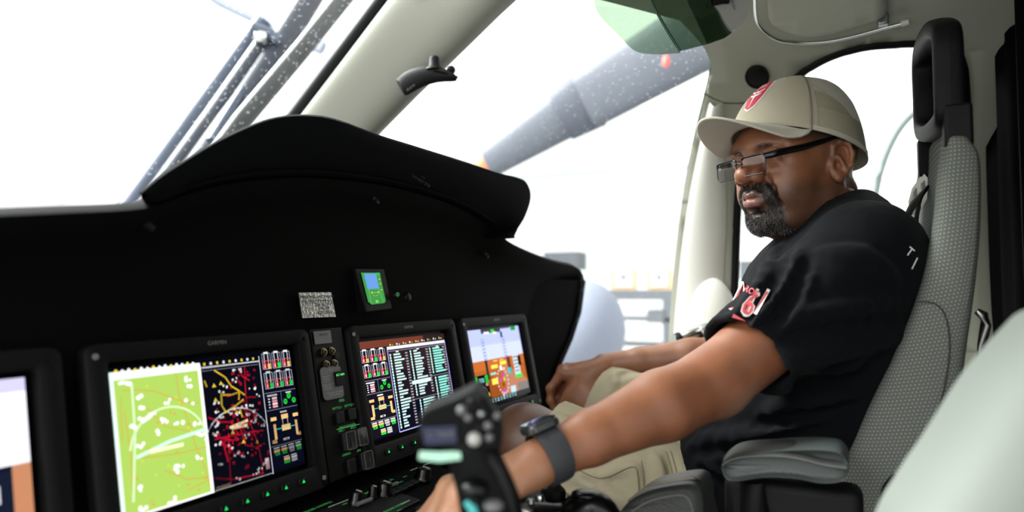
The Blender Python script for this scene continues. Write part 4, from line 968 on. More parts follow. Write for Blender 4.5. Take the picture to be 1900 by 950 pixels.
def hand(s, W, d, n, t, curls, spread, thumb, sc=1.0, k=.0035):
    """W wrist, d towards the fingers, n out of the back of the hand, t towards the thumb"""
    d = V3(d).normalized(); n = (V3(n)-d*V3(n).dot(d)).normalized(); t = (V3(t)-d*V3(t).dot(d)-n*V3(t).dot(n)).normalized()
    pt = lambda a, b, c: W+(d*a+t*b+n*c)*sc
    mc = [(.092, .027, 0), (.096, .009, .003), (.090, -.009, .002), (.080, -.026, -.003)]
    for i, m_ in enumerate(mc):
        s.cap(pt(.0, m_[1]*.55, -.003), pt(m_[0]-.008, m_[1], m_[2]-.006), .0165*sc, .0128*sc, .012)
    s.ell(pt(.05, .0, -.008), (.045*sc, .034*sc, .014*sc), np.array([d, t, n]).T, .014)
    for m_ in mc: s.ell(pt(m_[0]-.002, m_[1], m_[2]+.002), (.011*sc, .010*sc, .0095*sc), np.array([d, t, n]).T, .007)
    L = [(.044, .027, .021), (.048, .031, .022), (.045, .029, .022), (.035, .022, .019)]; tips = []
    for i in range(4):
        p = pt(mc[i][0], mc[i][1], mc[i][2]-.002); ang = 0; r = [.0102, .0092, .0084, .0070]
        if i == 3: r = [x*.88 for x in r]
        pts = [p]; sp = spread*(1.5-i)
        for j in range(3):
            ang += math.radians(curls[i][j]); q = (d*math.cos(ang)-n*math.sin(ang)); q = (q+t*math.sin(math.radians(sp))*(1 if j == 0 else .4)).normalized()
            p = p+q*L[i][j]*sc; pts.append(p)
        s.path(pts, [x*sc for x in r], k, .008)
        for j in (1, 2): s.ell(pts[j], (r[j]*1.12*sc,)*3, None, .005)
        tips.append((pts[-1], q))
    b, ang1, ang2, drop = thumb
    p0 = pt(.018, .018, -.010); d1 = (d*math.cos(math.radians(ang1))+t*math.sin(math.radians(ang1))-n*drop).normalized()
    d2 = (d*math.cos(math.radians(ang2))+t*math.sin(math.radians(ang2))-n*drop*1.3).normalized()
    p1 = p0+d1*.044*sc; p2 = p1+d2*.034*sc; p3 = p2+d2.lerp(-n, b).normalized()*.026*sc
    s.path([p0, p1, p2, p3], [.017*sc, .0135*sc, .0108*sc, .0085*sc], .006, .016); tips.append((p3, (p3-p2).normalized()))
    return pt, tips
B = Sdf(); torso(B)
B.cap(Neck, HC+V3((.015, -.02, -.05)), .060, .054, .03)
def arm(s, S, E, Wd, a=.052, b=.043, flat=None):
    s.cap(S, E, a, b-.001, .03)
    m = S.lerp(E, .4); s.ell(m, (.054, .054, .052), None, .02)
    ax = (Wd-E).normalized(); s.cap(E, E.lerp(Wd, .32), .040, .0415, .015); s.cap(E.lerp(Wd, .32), E.lerp(Wd, .72), .0410, .0295, .01); s.cap(E.lerp(Wd, .72), Wd, .0295, .0238, .01)
arm(B, Sh_L, El_L, Wr_L); arm(B, Sh_R, El_R, Wr_R, .052, .043)
B.ell(El_L+V3((.006, -.004, -.006)), (.036, .034, .032), None, .012)
# left hand rests on the console knobs, fingers curled over them, right hand hangs over the knee
ptL, tipL = hand(B, Wr_L, Kn_Lh-Wr_L, V3((.05, .0, 1)), V3((.9, .6, .0)), [(34, 52, 30), (40, 55, 32), (46, 58, 34), (50, 60, 36)], 3.5, (.45, 34, 12, .35), 1.03)
ptR, tipR = hand(B, Wr_R, V3((-.02, .105, -.018)), V3((-.12, .15, 1)), V3((-1, -.1, .0)), [(42, 38, 22), (48, 42, 24), (52, 44, 26), (54, 46, 28)], 5, (.2, 30, 6, .5), .98)
def leg(s, Hh, K, A, g=0):
    s.cap(Hh, K, .092+g, .062+g, .03); s.ell(K+V3((0, .008, .003)), (.060, .062, .060), None, .02)
    s.cap(K+V3((0, .01, -.01)), K.lerp(A, .35), .054, .055, .02); s.cap(K.lerp(A, .35), A, .055, .036, .02)
leg(B, Hp_L, Kn_L, An_L); leg(B, Hp_R, Kn_R, An_R)
V, Q = B.mesh((.52, -.16, -.80), (1.56, .80, .26), .0032)
V = relax(V, Q, 1, .4)
# skin tone: forearm and hand run warmer and lighter than the upper arm, knuckles and nails differ
base = np.array(s2l((114, 70, 46))[:3]); warm = np.array(s2l((140, 92, 64))[:3]); pale = np.array(s2l((186, 140, 112))[:3]); legc = np.array(s2l((92, 62, 46))[:3])
def near(V, a, r): return np.clip(1-np.linalg.norm(V-A3(a), axis=1)/r, 0, 1)[:, None]
def along(V, a, b):
    a, b = A3(a), A3(b); ab = b-a; return np.clip((V-a) @ ab/(ab @ ab), 0, 1)[:, None]
col = np.tile(base, (len(V), 1))
tL = along(V, El_L, Kn_Lh)*(V[:, 0:1] < .95)*(V[:, 2:3] > -.40); tR = along(V, El_R, Wr_R)*(V[:, 0:1] > 1.28)*(V[:, 2:3] > -.26)*(V[:, 1:2] > .2)
m = np.maximum(tL, tR); col = col*(1-m)+warm*m
m = np.clip(near(V, Kn_Lh, .12)*1.6, 0, 1)*(V[:, 0:1] < .75); col = col*(1-m*.7)+pale*m*.7
m = (V[:, 2:3] < -.17)*(V[:, 1:2] > .38)*(V[:, 0:1] > .95)*(1-tR); col = col*(1-m)+legc*m
m = near(V, El_L+V3((-.005, -.045, -.035)), .05); col = col*(1-m*.55)+np.array(s2l((150, 128, 112))[:3])*m*.55
SKIN = attr_mat('skin', 'col', rough=.44, spec=.5, sss=.10, bump=.16, bscale=900, vari=.2)
man = thing('person', 'seated bearded man in a beige cap, glasses and black T-shirt leaning towards the console', 'person', (1.17, .06, -.55))
# ---------------- head, modelled in its own axes (x forward, y to his left, z up)
Hd = Sdf()
Hd.ell((-.012, 0, .050), (.104, .081, .094), None, .02)
Hd.ell((.034, 0, -.002), (.060, .063, .085), None, .03)
Hd.ell((.028, 0, -.050), (.060, .058, .042), None, .025)
for s_ in (-1, 1):
    Hd.ell((-.004, s_*.050, -.042), (.026, .018, .026), None, .02)        # jaw angle
    Hd.cap((-.002, s_*.052, -.050), (.062, s_*.030, -.082), .016, .014, .025)
    Hd.ell((.056, s_*.046, .000), (.027, .019, .017), None, .02)          # cheekbone
    Hd.ell((.052, s_*.042, -.032), (.034, .022, .028), None, .02)         # cheek
    Hd.ell((.066, s_*.060, .040), (.018, .010, .02), None, .02)
Hd.ell((.078, 0, -.078), (.022, .028, .020), None, .02)
Hd.ell((.060, 0, .055), (.038, .055, .030), None, .02)                    # forehead
Hd.cap((.084, -.034, .042), (.088, 0, .040), .013, .013, .014); Hd.cap((.088, 0, .040), (.084, .034, .042), .013, .013, .014)
Hd.ell((.080, 0, -.036), (.024, .034, .026), None, .016)                  # muzzle
for s_ in (-1, 1):
    Hd.ell((.098, s_*.034, .021), (.018, .020, .0135), None, .014, True)  # orbit
    Hd.ell((.0765, s_*.033, .020), (.0165, .0185, .0145), None, .004)     # lid over the eyeball
    Hd.cap((.088, s_*.014, .028), (.090, s_*.046, .030), .0055, .0045, .006)
    Hd.cap((.086, s_*.018, .008), (.084, s_*.046, .011), .0045, .004, .007)   # pouch
    Hd.cap((.0945, s_*.022, .0155), (.0915, s_*.038, .0160), .0010, .0009, .0014, True)   # lid slit, eyes cast down
    Hd.cap((.0925, s_*.020, .0275), (.088, s_*.046, .0265), .0010, .0008, .003, True)
Hd.path([(.089, 0, .036), (.095, 0, .024), (.107, 0, .008), (.1145, 0, -.002)], [.0085, .0082, .0095, .0125], .010)
Hd.ell((.1140, 0, -.0035), (.0112, .0135, .0108), None, .013)
for s_ in (-1, 1):
    Hd.ell((.1020, s_*.0185, -.0085), (.0138, .0088, .0102), None, .005)
    Hd.cap((.094, s_*.012, .012), (.101, s_*.015, -.004), .009, .008, .012)
    Hd.ell((.1060, s_*.0112, -.0165), (.0085, .0055, .0052), None, .002, True)
    Hd.cap((.0935, s_*.0255, -.010), (.083, s_*.037, -.036), .0034, .0026, .007, True)     # nasolabial fold
    Hd.cap((.088, s_*.036, -.030), (.079, s_*.040, -.055), .0022, .0016, .008, True)
    Hd.cap((.1005, s_*.006, .040), (.1000, s_*.0075, .052), .0012, .0008, .004, True)       # frown
    Hd.cap((.094, s_*.006, .052), (.086, s_*.040, .057), .0012, .001, .004, True)
# lips
for s_ in (-1, 1):
    Hd.path([(.1045, 0, -.0375), (.1030, s_*.009, -.0350), (.0975, s_*.018, -.0385), (.0905, s_*.0255, -.0425)], [.0062, .0064, .0048, .0020], .005)
    Hd.path([(.1035, 0, -.0490), (.1010, s_*.010, -.0490), (.0950, s_*.018, -.0468), (.0895, s_*.0255, -.0430)], [.0074, .0070, .0052, .0020], .005)
    Hd.path([(.1100, 0, -.0432), (.1060, s_*.010, -.0425), (.0985, s_*.0190, -.0425), (.0925, s_*.0265, -.0430)], [.0013, .0013, .0012, .0010], .0025, sub=True)
Hd.cap((.103, -.003, -.026), (.1055, 0, -.031), .0015, .0015, .004, True)
Hd.ell((.096, 0, -.0605), (.008, .016, .004), None, .01, True)
# ears
def rxyz(ax, a):
    return np.array(Matrix.Rotation(math.radians(a), 3, ax), F32)
for s_ in (-1, 1):
    Re = rxyz('Y', -12) @ rxyz('Z', s_*-17)
    e = lambda x, y, z: tuple((Re @ np.array([x, y*s_, z], F32))+np.array([-.012, s_*.074, .006], F32))
    Hd.ell(e(0, .004, 0), (.0185, .0075, .031), Re, .006)
    Hd.path([e(.013, .008, .010), e(.015, .010, .022), e(.006, .012, .031), (e(-.008, .013, .028)), e(-.016, .013, .014), e(-.016, .012, -.004), e(-.010, .010, -.018)], [.0032, .0036, .0038, .004, .004, .0038, .0036], .004)
    Hd.ell(e(-.001, .008, -.026), (.0085, .0052, .0090), Re, .006)
    Hd.ell(e(-.001, .014, .012), (.0085, .0055, .013), Re, .005, True)
    Hd.ell(e(.004, .012, -.006), (.0080, .0075, .0095), Re, .004, True)
    Hd.cap(e(.004, .010, .006), e(-.008, .011, -.012), .003, .003, .005)
    Hd.ell(e(.013, .006, -.006), (.0045, .004, .0065), Re, .004)
# neck
Hd.cap((-.030, 0, -.010), (-.062, -.004, -.170), .056, .060, .025)
for s_ in (-1, 1): Hd.cap((-.022, s_*.052, -.035), (.000, s_*.022, -.160), .014, .014, .02)
Hd.cap((.035, 0, -.078), (-.015, 0, -.115), .030, .038, .03)
Hd.cap((-.078, -.028, -.035), (-.078, .028, -.035), .020, .020, .02)
HV, HQ = Hd.mesh((-.135, -.10, -.165), (.14, .10, .145), .0016)
HV = relax(HV, HQ, 1, .35)
x, y, z = HV[:, 0], HV[:, 1], HV[:, 2]; ay = np.abs(y)
def sm(a, b, t): u = np.clip((t-a)/(b-a), 0, 1); return u*u*(3-2*u)
# facial hair density
must = sm(.034, .029, ay)*sm(-.0385, -.034, z)*sm(-.0155, -.021, z)*sm(.082, .088, x)*(1-.5*sm(.004, .0, ay))
side = sm(.022, .026, ay)*sm(.043, .037, ay)*sm(-.026, -.034, z)*sm(.055, .068, x)
chin = sm(-.0585, -.064, z)*sm(.044, .036, ay)*sm(.045, .060, x)*sm(-.105, -.099, z)
soul = sm(.007, .003, ay)*sm(-.055, -.058, z)*sm(.08, .09, x)
goat = np.clip(must+side+chin+soul, 0, 1)
lipd = Sdf()
for s_ in (-1, 1):
    lipd.path([(.1045, 0, -.0375), (.1030, s_*.009, -.0350), (.0975, s_*.018, -.0385), (.0905, s_*.0255, -.0425)], [.0062, .0064, .0048, .0020], .002)
    lipd.path([(.1035, 0, -.0490), (.1010, s_*.010, -.0490), (.0950, s_*.018, -.0468), (.0895, s_*.0255, -.0430)], [.0074, .0070, .0052, .0020], .002)
lp = sm(.0014, -.0002, lipd.ev(HV))
goat = goat*(1-lp)
stub = sm(-.010, -.035, z)*sm(-.135, -.115, z)*sm(-.035, -.005, x)*(1-.6*sm(.05, .02, ay)*0)
burn = sm(.028, .018, x)*sm(.0, .02, z)*sm(-.02, .0, x)
nape = sm(-.035, -.05, x)*sm(-.06, -.03, z)*sm(.05, .03, z)
hb = np.array(s2l((132, 84, 56))[:3]); rosy = np.array(s2l((142, 84, 55))[:3]); dk = np.array(s2l((52, 42, 36))[:3])
hc = np.tile(hb, (len(HV), 1))
def mixc(hc, c, m): return hc*(1-m[:, None])+c*m[:, None]
hc = mixc(hc, rosy, .6*np.exp(-(((x-.108)/.018)**2+(y/.022)**2+((z+.004)/.016)**2)))
hc = mixc(hc, np.array(s2l((112, 74, 52))[:3]), .55*np.exp(-(((ay-.034)/.02)**2+((z-.018)/.014)**2))*(x > .05))
hc = mixc(hc, dk, .62*stub+.3*burn); hc = mixc(hc, dk, np.clip(.45*nape, 0, 1)); hc = mixc(hc, np.array(s2l((44, 37, 34))[:3]), .85*goat)
scalp = sm(.028, .05, z)*sm(.06, .03, x); hc = mixc(hc, np.array(s2l((40, 34, 30))[:3]), .85*scalp)
hc = mixc(hc, np.array(s2l((158, 104, 96))[:3]), lp*(z < -.0425)); hc = mixc(hc, np.array(s2l((122, 80, 68))[:3]), lp*(z >= -.0425))
brow_m = np.exp(-((ay-.032)/.016)**4-((z-.0405-.10*(ay-.03)*0)/.0042)**2)*(x > .06)
hc = mixc(hc, np.array(s2l((70, 56, 48))[:3]), .55*brow_m)
HW = Hw(HV)
allV = np.concatenate([V, HW]); allQ = np.concatenate([Q, HQ+len(V)]); allC = np.concatenate([col, hc])
body = npobj('body', allV, allQ, SKIN, man, allC)
for s_ in (-1, 1):
    c = H(.0785, s_*.033, .0195); R_ = Matrix((hf, hl, hu)).transposed()
    ey = MB().ell(c, (.0121*HS,)*3, R_, 24, 16).build('eye', M['eyew'], man)
    g = (hf*.90-hu*.42).normalized(); MB().lathe([(.0001, .0122), (.004, .0120), (.0055, .0110)][::-1], c, g, 16).build('iris', M['iris'], ey)
# beard and brow hairs: fine curled blades rooted in the skin
def hairs(name, dens, n, ln, wd, label, greyp, down=.5):
    vn = np.zeros_like(HV); a, b, c_ = HV[HQ[:, 0]], HV[HQ[:, 1]], HV[HQ[:, 2]]; fn = np.cross(b-a, c_-a)
    for k in range(4): np.add.at(vn, HQ[:, k], fn)
    vn /= np.linalg.norm(vn, axis=1)[:, None]+1e-9
    idx = rng.choice(len(HV), n, p=dens/dens.sum()); p = HV[idx]+rng.normal(0, .0007, (n, 3)); nn = vn[idx]
    dr = nn*.8+np.array([0, 0, -down])+rng.normal(0, .38, (n, 3)); dr /= np.linalg.norm(dr, axis=1)[:, None]
    d2 = dr+np.array([0, 0, -.35])+rng.normal(0, .55, (n, 3)); d2 /= np.linalg.norm(d2, axis=1)[:, None]
    L = rng.uniform(*ln, n)[:, None]; sd = np.cross(dr, rng.normal(0, 1, (n, 3))); sd /= np.linalg.norm(sd, axis=1)[:, None]; sd = sd*wd
    p = p-nn*.0006; m1 = p+dr*L*.55; e1 = m1+d2*L*.45
    VV = np.stack([p-sd, p+sd, m1+sd*.8, m1-sd*.8, e1+sd*.3, e1-sd*.3], 1).reshape(-1, 3); k = np.arange(n)[:, None]*6
    QQ = np.concatenate([k+np.array([0, 1, 2, 3]), k+np.array([3, 2, 4, 5])])
    g = rng.random(n) < (greyp(p) if callable(greyp) else greyp); cc = np.where(g[:, None], np.array([[.30, .29, .28]]), np.array([[.012, .010, .009]]))*rng.uniform(.6, 1.3, (n, 1))
    npobj(name, Hw(VV.astype(F32)), QQ, HAIRM, man, np.repeat(cc, 6, 0), label)
HAIRM = attr_mat('hair', 'col', rough=.55, spec=.3)
hairs('beard', goat**1.5+1e-9*0, 15000, (.003, .0066), .00014, 'black goatee and moustache flecked with grey', lambda p: .05+.16*(p[:, 2] < -.075))
hairs('stubble', np.clip(stub*sm(-.02, -.05, z), 0, 1)*(1-goat)*(x > -.03), 9000, (.0008, .0018), .00010, 'short dark stubble', .25)
hairs('eyebrows', brow_m**2*(1-sm(.05, .056, ay)), 480, (.003, .006), .00016, None, .3, .0)
hairs('cropped_hair', np.clip(nape+burn, 0, 1)*(z > -.045), 6000, (.001, .0025), .00014, None, .35)
# nails on both hands
for tips, nn_, sc in ((tipL, V3((.05, 0, 1)), 1), (tipR, V3((-.12, .15, 1)), .95)):
    for p, d in tips:
        u = (nn_-d*nn_.dot(d)).normalized(); w = d.cross(u); c = p+u*.0058*sc
        MB().ell(c, (1, 1, 1), Matrix(((w*.0052), (d*.0065), (u*.0018))).transposed(), 12, 8).build('nail', M['nail'], body)

# ================================================================ clothes
T = Sdf(); g = .010; torso(T, g, .05)
hemL = Sh_L.lerp(El_L, .80); axL = (El_L-Sh_L+V3((-.02, -.05, 0))).normalized()
hemR = Sh_R.lerp(El_R, .72); axR = (El_R-Sh_R).normalized()
def sleeve(s, a, b, ra, rb, hem, ax, k):
    t = Sdf(); t.cap(a, b, ra, rb); f0 = t.p[0][0]; h, n = A3(hem), A3(ax)
    s.p.append((lambda P_: np.maximum(f0(P_), (P_-h) @ n), t.p[0][1], t.p[0][2], k, False))
sleeve(T, Sh_L+V3((.01, 0, .0)), El_L+V3((0, 0, -.004)), .074, .061, hemL, axL, .03)
sleeve(T, Sh_R, El_R, .070, .060, hemR, axR, .035)
T.ell((1.15, .15, -.30), (.145, .125, .12), None, .05)         # cloth over the belly
T.cap((1.06, .02, -.05), (1.08, .05, -.25), .10, .12, .05)
# drape from sleeve down to the belly
T.cap((1.0, .02, -.06), (1.03, .10, -.16), .055, .05, .05)
# folds: ridges (add) and valleys (sub) traced over the cloth
def hit(sdf, px, py, off=0, z0=.6, z1=1.6):
    r = ray(px, py).normalized(); t_ = z0
    for _ in range(140):
        d = float(sdf.ev(np.array([tuple(r*t_)], F32))[0])
        if d < .0006: break
        t_ += max(d*.8, .0008)
        if t_ > z1: return None
    return r*(t_+off)
base_p = list(T.p)
def fold(pts, r, sub, off=.004, k=.012, src=None):
    s0 = Sdf(); s0.p = src if src is not None else base_p; q = [hit(s0, *p) for p in smooth2(pts, 3)]; q = [p for p in q if p is not None]
    q = [p+ray(950, 475)*0+p.normalized()*off*(-1 if sub else 1) for p in q]; n = len(q)
    rs = [r*(.25+.75*math.sin(math.pi*(i+.6)/(n+.2))) for i in range(n)]; return q, rs, k, sub
FD = []
for pts, r in (([(1450, 455), (1425, 500), (1395, 560), (1345, 610)], .010), ([(1485, 470), (1450, 540), (1410, 590), (1365, 620)], .012), ([(1660, 560), (1560, 575), (1470, 590), (1400, 615)], .010), ([(1690, 620), (1600, 640), (1520, 660), (1460, 668)], .010), ([(1300, 815), (1380, 812), (1470, 790), (1560, 770)], .014), ([(1285, 828), (1370, 850), (1460, 835), (1560, 800)], .013), ([(1420, 770), (1500, 740), (1590, 725)], .015), ([(1480, 720), (1550, 690), (1640, 670)], .012), ([(1300, 850), (1325, 880), (1345, 900)], .012), ([(1530, 470), (1600, 480), (1660, 520)], .012), ([(1500, 500), (1480, 560), (1440, 630)], .008)):
    FD.append(fold(pts, r, False))
for pts, r in (([(1465, 462), (1440, 520), (1400, 575), (1352, 617)], .006), ([(1500, 478), (1470, 550), (1430, 602), (1385, 632)], .006), ([(1680, 590), (1580, 605), (1480, 625), (1420, 640)], .007), ([(1290, 838), (1380, 832), (1470, 812), (1560, 786)], .007), ([(1440, 700), (1500, 712), (1580, 700), (1650, 660)], .010), ([(1300, 870), (1330, 895), (1350, 920)], .007), ([(1400, 790), (1490, 768), (1590, 752)], .007)):
    FD.append(fold(pts, r, True))
for q, rs, k, sub in FD:
    if len(q) > 1: T.path(q, rs, k, sub=sub)
for h_, x_, e_ in ((hemL, axL, El_L), (hemR, axR, El_R)):
    t_ = Sdf(); t_.cap(h_, e_+x_*.1, .088, .088)
    T.p.append((lambda P_, f0=t_.p[0][0], h=A3(h_), n=A3(x_): np.maximum(f0(P_), -((P_-h) @ n)), t_.p[0][1], .2, .003, True))
T.cap(Sh_L.lerp(El_L, .66), El_L, .050, .052, .004, True)
T.cap(Sh_R.lerp(El_R, .62), El_R, .054, .057, .004, True)
nk0 = H(-.030, 0, -.075); nk1 = H(-.062, -.004, -.170)
cd = V3((-.05, .36, .93)).normalized(); cc_ = V3((1.175, .022, .112))
T.cap(cc_-cd*.05, cc_+cd*.08, .068, .072, .004, True)
hemn = V3((0, .9, -.55)).normalized()
T.cap((1.09, .05, -.42), (1.08, .22, -.37), .121, .119, .03)
T.p[-1], _cap = T.p[-1], None
T.p.append((lambda P_, c=A3((1.1, .235, -.25)), n=A3(hemn): np.where(P_[:, 2] < -.20, -((P_-c) @ n), 1.0), A3((1.1, .235, -.25)), 1e3, .004, True))
def cloth(P_): return .0011*wob(P_, 60)+.0006*wob(P_, 140, 1.3)
TV, TQ = T.mesh((.80, -.16, -.56), (1.54, .34, .20), .0034, cloth)
TV = relax(TV, TQ, 1, .4)
shirt = npobj('t_shirt', TV, TQ, mat('black_cotton', (4, 6, 10), .8, spec=.10, bump=.5, bscale=1400, sheen=.02), man)
# ribbed collar and hem stitching
ring = []
u_, v_, a_ = frame_to(cd, (0, 1, 0))
for k in range(36):
    a = 2*math.pi*k/36; ring.append(cc_-cd*.0+(u_*math.cos(a)+v_*math.sin(a))*.0655)
colm = mat('collar_rib', (4, 6, 9), .85, spec=.08, bump=.6, bscale=900)
MB().grid([[p+cd*(.016), p+cd*.017+(p-cc_).normalized()*.006, p+(p-cc_).normalized()*.010, p-cd*.016+(p-cc_).normalized()*.012, p-cd*.016+(p-cc_).normalized()*.002, p+cd*.016] for p in ring], True).build('collar', colm, shirt)
# chest print: outlined figures following the cloth
sT = Sdf(); sT.p = T.p
def decal(name, items, m, parent, lift=.0015, surf=sT):
    mb = MB()
    for s_, (x0, y0), (rx, ry), (ux, uy), h in items:
        v, f = text_tris(s_); out = []
        for a_, b_ in v:
            px, py = x0+(rx*a_+ux*b_)*h, y0+(ry*a_+uy*b_)*h; q = hit(surf, px, py, -lift); out.append(q or P(px, py, 1.05))
        mb.add(out, f)
    return mb.build(name, m, parent, smooth=False)
decal('chest_print_outline', [('N', (1379, 558), (.62, .30), (.42, -.90), 62), ('6', (1391, 566), (.68, .40), (.52, -.88), 56), ('1', (1412, 562), (.7, .4), (.5, -.88), 56)], M['badgew'], shirt, .0012)
decal('chest_print', [('N', (1379, 558), (.62, .30), (.42, -.90), 54), ('6', (1391, 566), (.66, .38), (.50, -.88), 48), ('1', (1412, 562), (.7, .4), (.5, -.88), 46), ('ROS', (1393, 540), (.7, .35), (.45, -.88), 13)], M['pinkp'], shirt, .0022)
mb = MB(); q = [hit(sT, *p, -.0015) for p in ((1361, 582), (1384, 596), (1381, 603), (1358, 589))]; mb.add(q, [(0, 1, 2, 3)]); mb.build('chest_print_bar', M['pinkp'], shirt, smooth=False)
decal('back_print', [('T', (1688, 468), (.6, .5), (.5, -.7), 20), ('/', (1697, 490), (.9, .3), (.2, -1), 24), ('-', (1664, 659), (1, -.2), (.2, 1), 14)], M['badgew'], shirt, .0012)
# shorts
S_ = Sdf()
for Hh, K, r2 in ((Hp_L, Kn_L, .088), (Hp_R, Kn_R, .086)):
    e_ = Hh.lerp(K, 1.03); S_.cap(Hh, e_, .112 if Hh.x < 1.2 else .120, r2 if Hh.x < 1.2 else .094, .03)
S_.ell((1.185, .075, -.43), (.19, .155, .12), None, .05)
S_.cap(Hp_L.lerp(Kn_L, .3)+V3((-.01, 0, -.03)), Hp_L.lerp(Kn_L, .8)+V3((-.012, 0, -.03)), .100, .082, .03)
sb = list(S_.p)
for pts, r, sub in (([(1072, 872), (1100, 888), (1145, 880), (1175, 868)], .006, True), ([(1070, 868), (1110, 884), (1160, 872), (1180, 878), (1182, 930)], .006, False), ([(1215, 850), (1225, 880), (1232, 930)], .006, False), ([(1240, 840), (1252, 880), (1258, 920)], .005, True), ([(1110, 900), (1160, 930), (1210, 925)], .007, False), ([(1050, 900), (1090, 925), (1130, 945)], .008, True), ([(1150, 735), (1140, 700), (1160, 690)], .006, False), ([(1010, 775), (1045, 782), (1075, 800)], .006, False), ([(1120, 765), (1150, 720), (1190, 700)], .007, True)):
    q, rs, k, sub = fold(pts, r, sub, src=sb)
    if len(q) > 1: S_.path(q, rs, k, sub=sub)
for Hh, K, r2, t_ in ((Hp_L, Kn_L, .088, .935), (Hp_R, Kn_R, .086, .93)):
    c = Hh.lerp(K, t_); n_ = (K-Hh).normalized(); x_split = 1.2
    lo_ = Hh.x < 1.2
    S_.p.append((lambda P_, c=A3(c), n=A3(n_), lo_=lo_: np.where((P_[:, 0] < 1.215) == lo_, -((P_-c) @ n), 1.0), A3(c), 1e3, .003, True))
    S_.cap(Hh.lerp(K, .65), Hh.lerp(K, 1.1), .074, .074, .004, True)
SV, SQ = S_.mesh((.90, -.10, -.62), (1.54, .56, -.12), .0036, lambda P_: .0012*wob(P_, 45)+.0006*wob(P_, 110, .7))
SV = relax(SV, SQ, 1, .4)
shorts = npobj('shorts', SV, SQ, mat('khaki_cotton', (172, 163, 137), .9, spec=.2, bump=.5, bscale=900, noise=.08, nscale=30), man)
sS = Sdf(); sS.p = S_.p; seam = mat('khaki_seam', (132, 124, 100), .9)
mb = MB()
for pts in ([(1066, 868), (1105, 886), (1130, 884), (1172, 866), (1183, 880), (1186, 935)], [(1190, 855), (1194, 890), (1196, 935)], [(1236, 838), (1246, 872), (1252, 905)], [(1244, 836), (1254, 870), (1260, 902)], [(1003, 772), (1000, 790), (1002, 800)]):
    q = [hit(sS, *p, -.0004) for p in smooth2(pts, 5)]; q = [p for p in q if p]
    if len(q) > 2: mb.tube(q, .0009, 6)
mb.build('seams', seam, shorts)
# shoes on the pedals, low under the panel
for A in (An_L, An_R):
    mb = MB(); mb.tube([A+V3((0, -.04, -.06)), A+V3((0, .05, -.05)), A+V3((0, .14, -.06)), A+V3((0, .19, -.07))], [.04, .045, .045, .025], 16, flat=.8); mb.tube([A+V3((0, 0, .02)), A+V3((0, 0, -.06))], [.045, .045], 16)
    mb.build('shoe', M['lace'], man, sub=1)
# ================================================================ cap
cap_t = thing('baseball_cap', 'beige trucker cap with mesh back worn by the seated man', 'cap', H(0, 0, .05))
def capz(x): return .012+(x+.1)/.2*.060
def cappt(th, t, off=0):
    ct, st = math.cos(th), math.sin(th); fr = max(ct, 0)
    rx = (.114 if ct > 0 else .122)+off; ry = .094+off
    zr = capz(-.006+rx*ct); ztop = .160+off+.004*fr
    a = t*math.pi/2; rr = math.cos(a)**(.62+.16*fr)
    if t > .999: rr = 0
    x = -.006-.006*t+rx*ct*rr - .022*fr*math.sin(a)*rr; y = ry*st*rr*(1-.02*t)
    return H(x, y, zr+(ztop-zr)*math.sin(a)**(1.0))
NT = 22
def capgrid(a0, a1, t0, t1, n, m, off): return [[cappt(math.radians(a0+(a1-a0)*i/n), t0+(t1-t0)*j/m, off) for j in range(m+1)] for i in range(n+1)]
KH = mat('cap_twill', (174, 167, 146), .85, spec=.2, bump=.35, bscale=1200, noise=.04, nscale=40, sheen=.1)
KH2 = mat('cap_brim_cloth', (192, 187, 170), .85, spec=.2, bump=.3, bscale=1200, sheen=.1)
A0 = 62
fp_ = MB().grid(capgrid(-A0, A0, 0, 1, 40, 24, .0)).build('front_panel', KH, cap_t)
so = fp_.modifiers.new('t', 'SOLIDIFY'); so.thickness = .0016
# mesh back panels: real see-through net pattern laid out in the panel's own UVs
def net_mat():
    m = bpy.data.materials.new('cap_net'); m.use_nodes = True; nt = m.node_tree; b = nt.nodes['Principled BSDF']; b.inputs['Base Color'].default_value = s2l((172, 166, 142)); b.inputs['Roughness'].default_value = .8
    uv = nt.nodes.new('ShaderNodeUVMap'); sp = nt.nodes.new('ShaderNodeSeparateXYZ'); nt.links.new(uv.outputs[0], sp.inputs[0]); outs = []
    for ax, sc in (('X', 3300.), ('Y', 3300.)):
        a = nt.nodes.new('ShaderNodeMath'); a.operation = 'MULTIPLY'; a.inputs[1].default_value = sc; nt.links.new(sp.outputs[ax], a.inputs[0])
        s_ = nt.nodes.new('ShaderNodeMath'); s_.operation = 'SINE'; nt.links.new(a.outputs[0], s_.inputs[0])
        g_ = nt.nodes.new('ShaderNodeMath'); g_.operation = 'GREATER_THAN'; g_.inputs[1].default_value = .15; nt.links.new(s_.outputs[0], g_.inputs[0]); outs.append(g_)
    mu = nt.nodes.new('ShaderNodeMath'); mu.operation = 'MULTIPLY'; nt.links.new(outs[0].outputs[0], mu.inputs[0]); nt.links.new(outs[1].outputs[0], mu.inputs[1])
    tr = nt.nodes.new('ShaderNodeBsdfTransparent'); mx = nt.nodes.new('ShaderNodeMixShader'); mh = nt.nodes.new('ShaderNodeMath'); mh.operation = 'MULTIPLY'; mh.inputs[1].default_value = .75; nt.links.new(mu.outputs[0], mh.inputs[0]); nt.links.new(mh.outputs[0], mx.inputs[0]); nt.links.new(b.outputs[0], mx.inputs[1]); nt.links.new(tr.outputs[0], mx.inputs[2]); nt.links.new(mx.outputs[0], nt.nodes['Material Output'].inputs[0]); return m
NET = net_mat()
def uvgrid(o, n, m, wu, wv):
    uv = o.data.uv_layers.new(name='UVMap'); k = 0
    for p in o.data.polygons:
        for li in p.loop_indices:
            vi = o.data.loops[li].vertex_index; i, j = divmod(vi, m+1); uv.data[li].uv = (i/n*wu, j/m*wv)
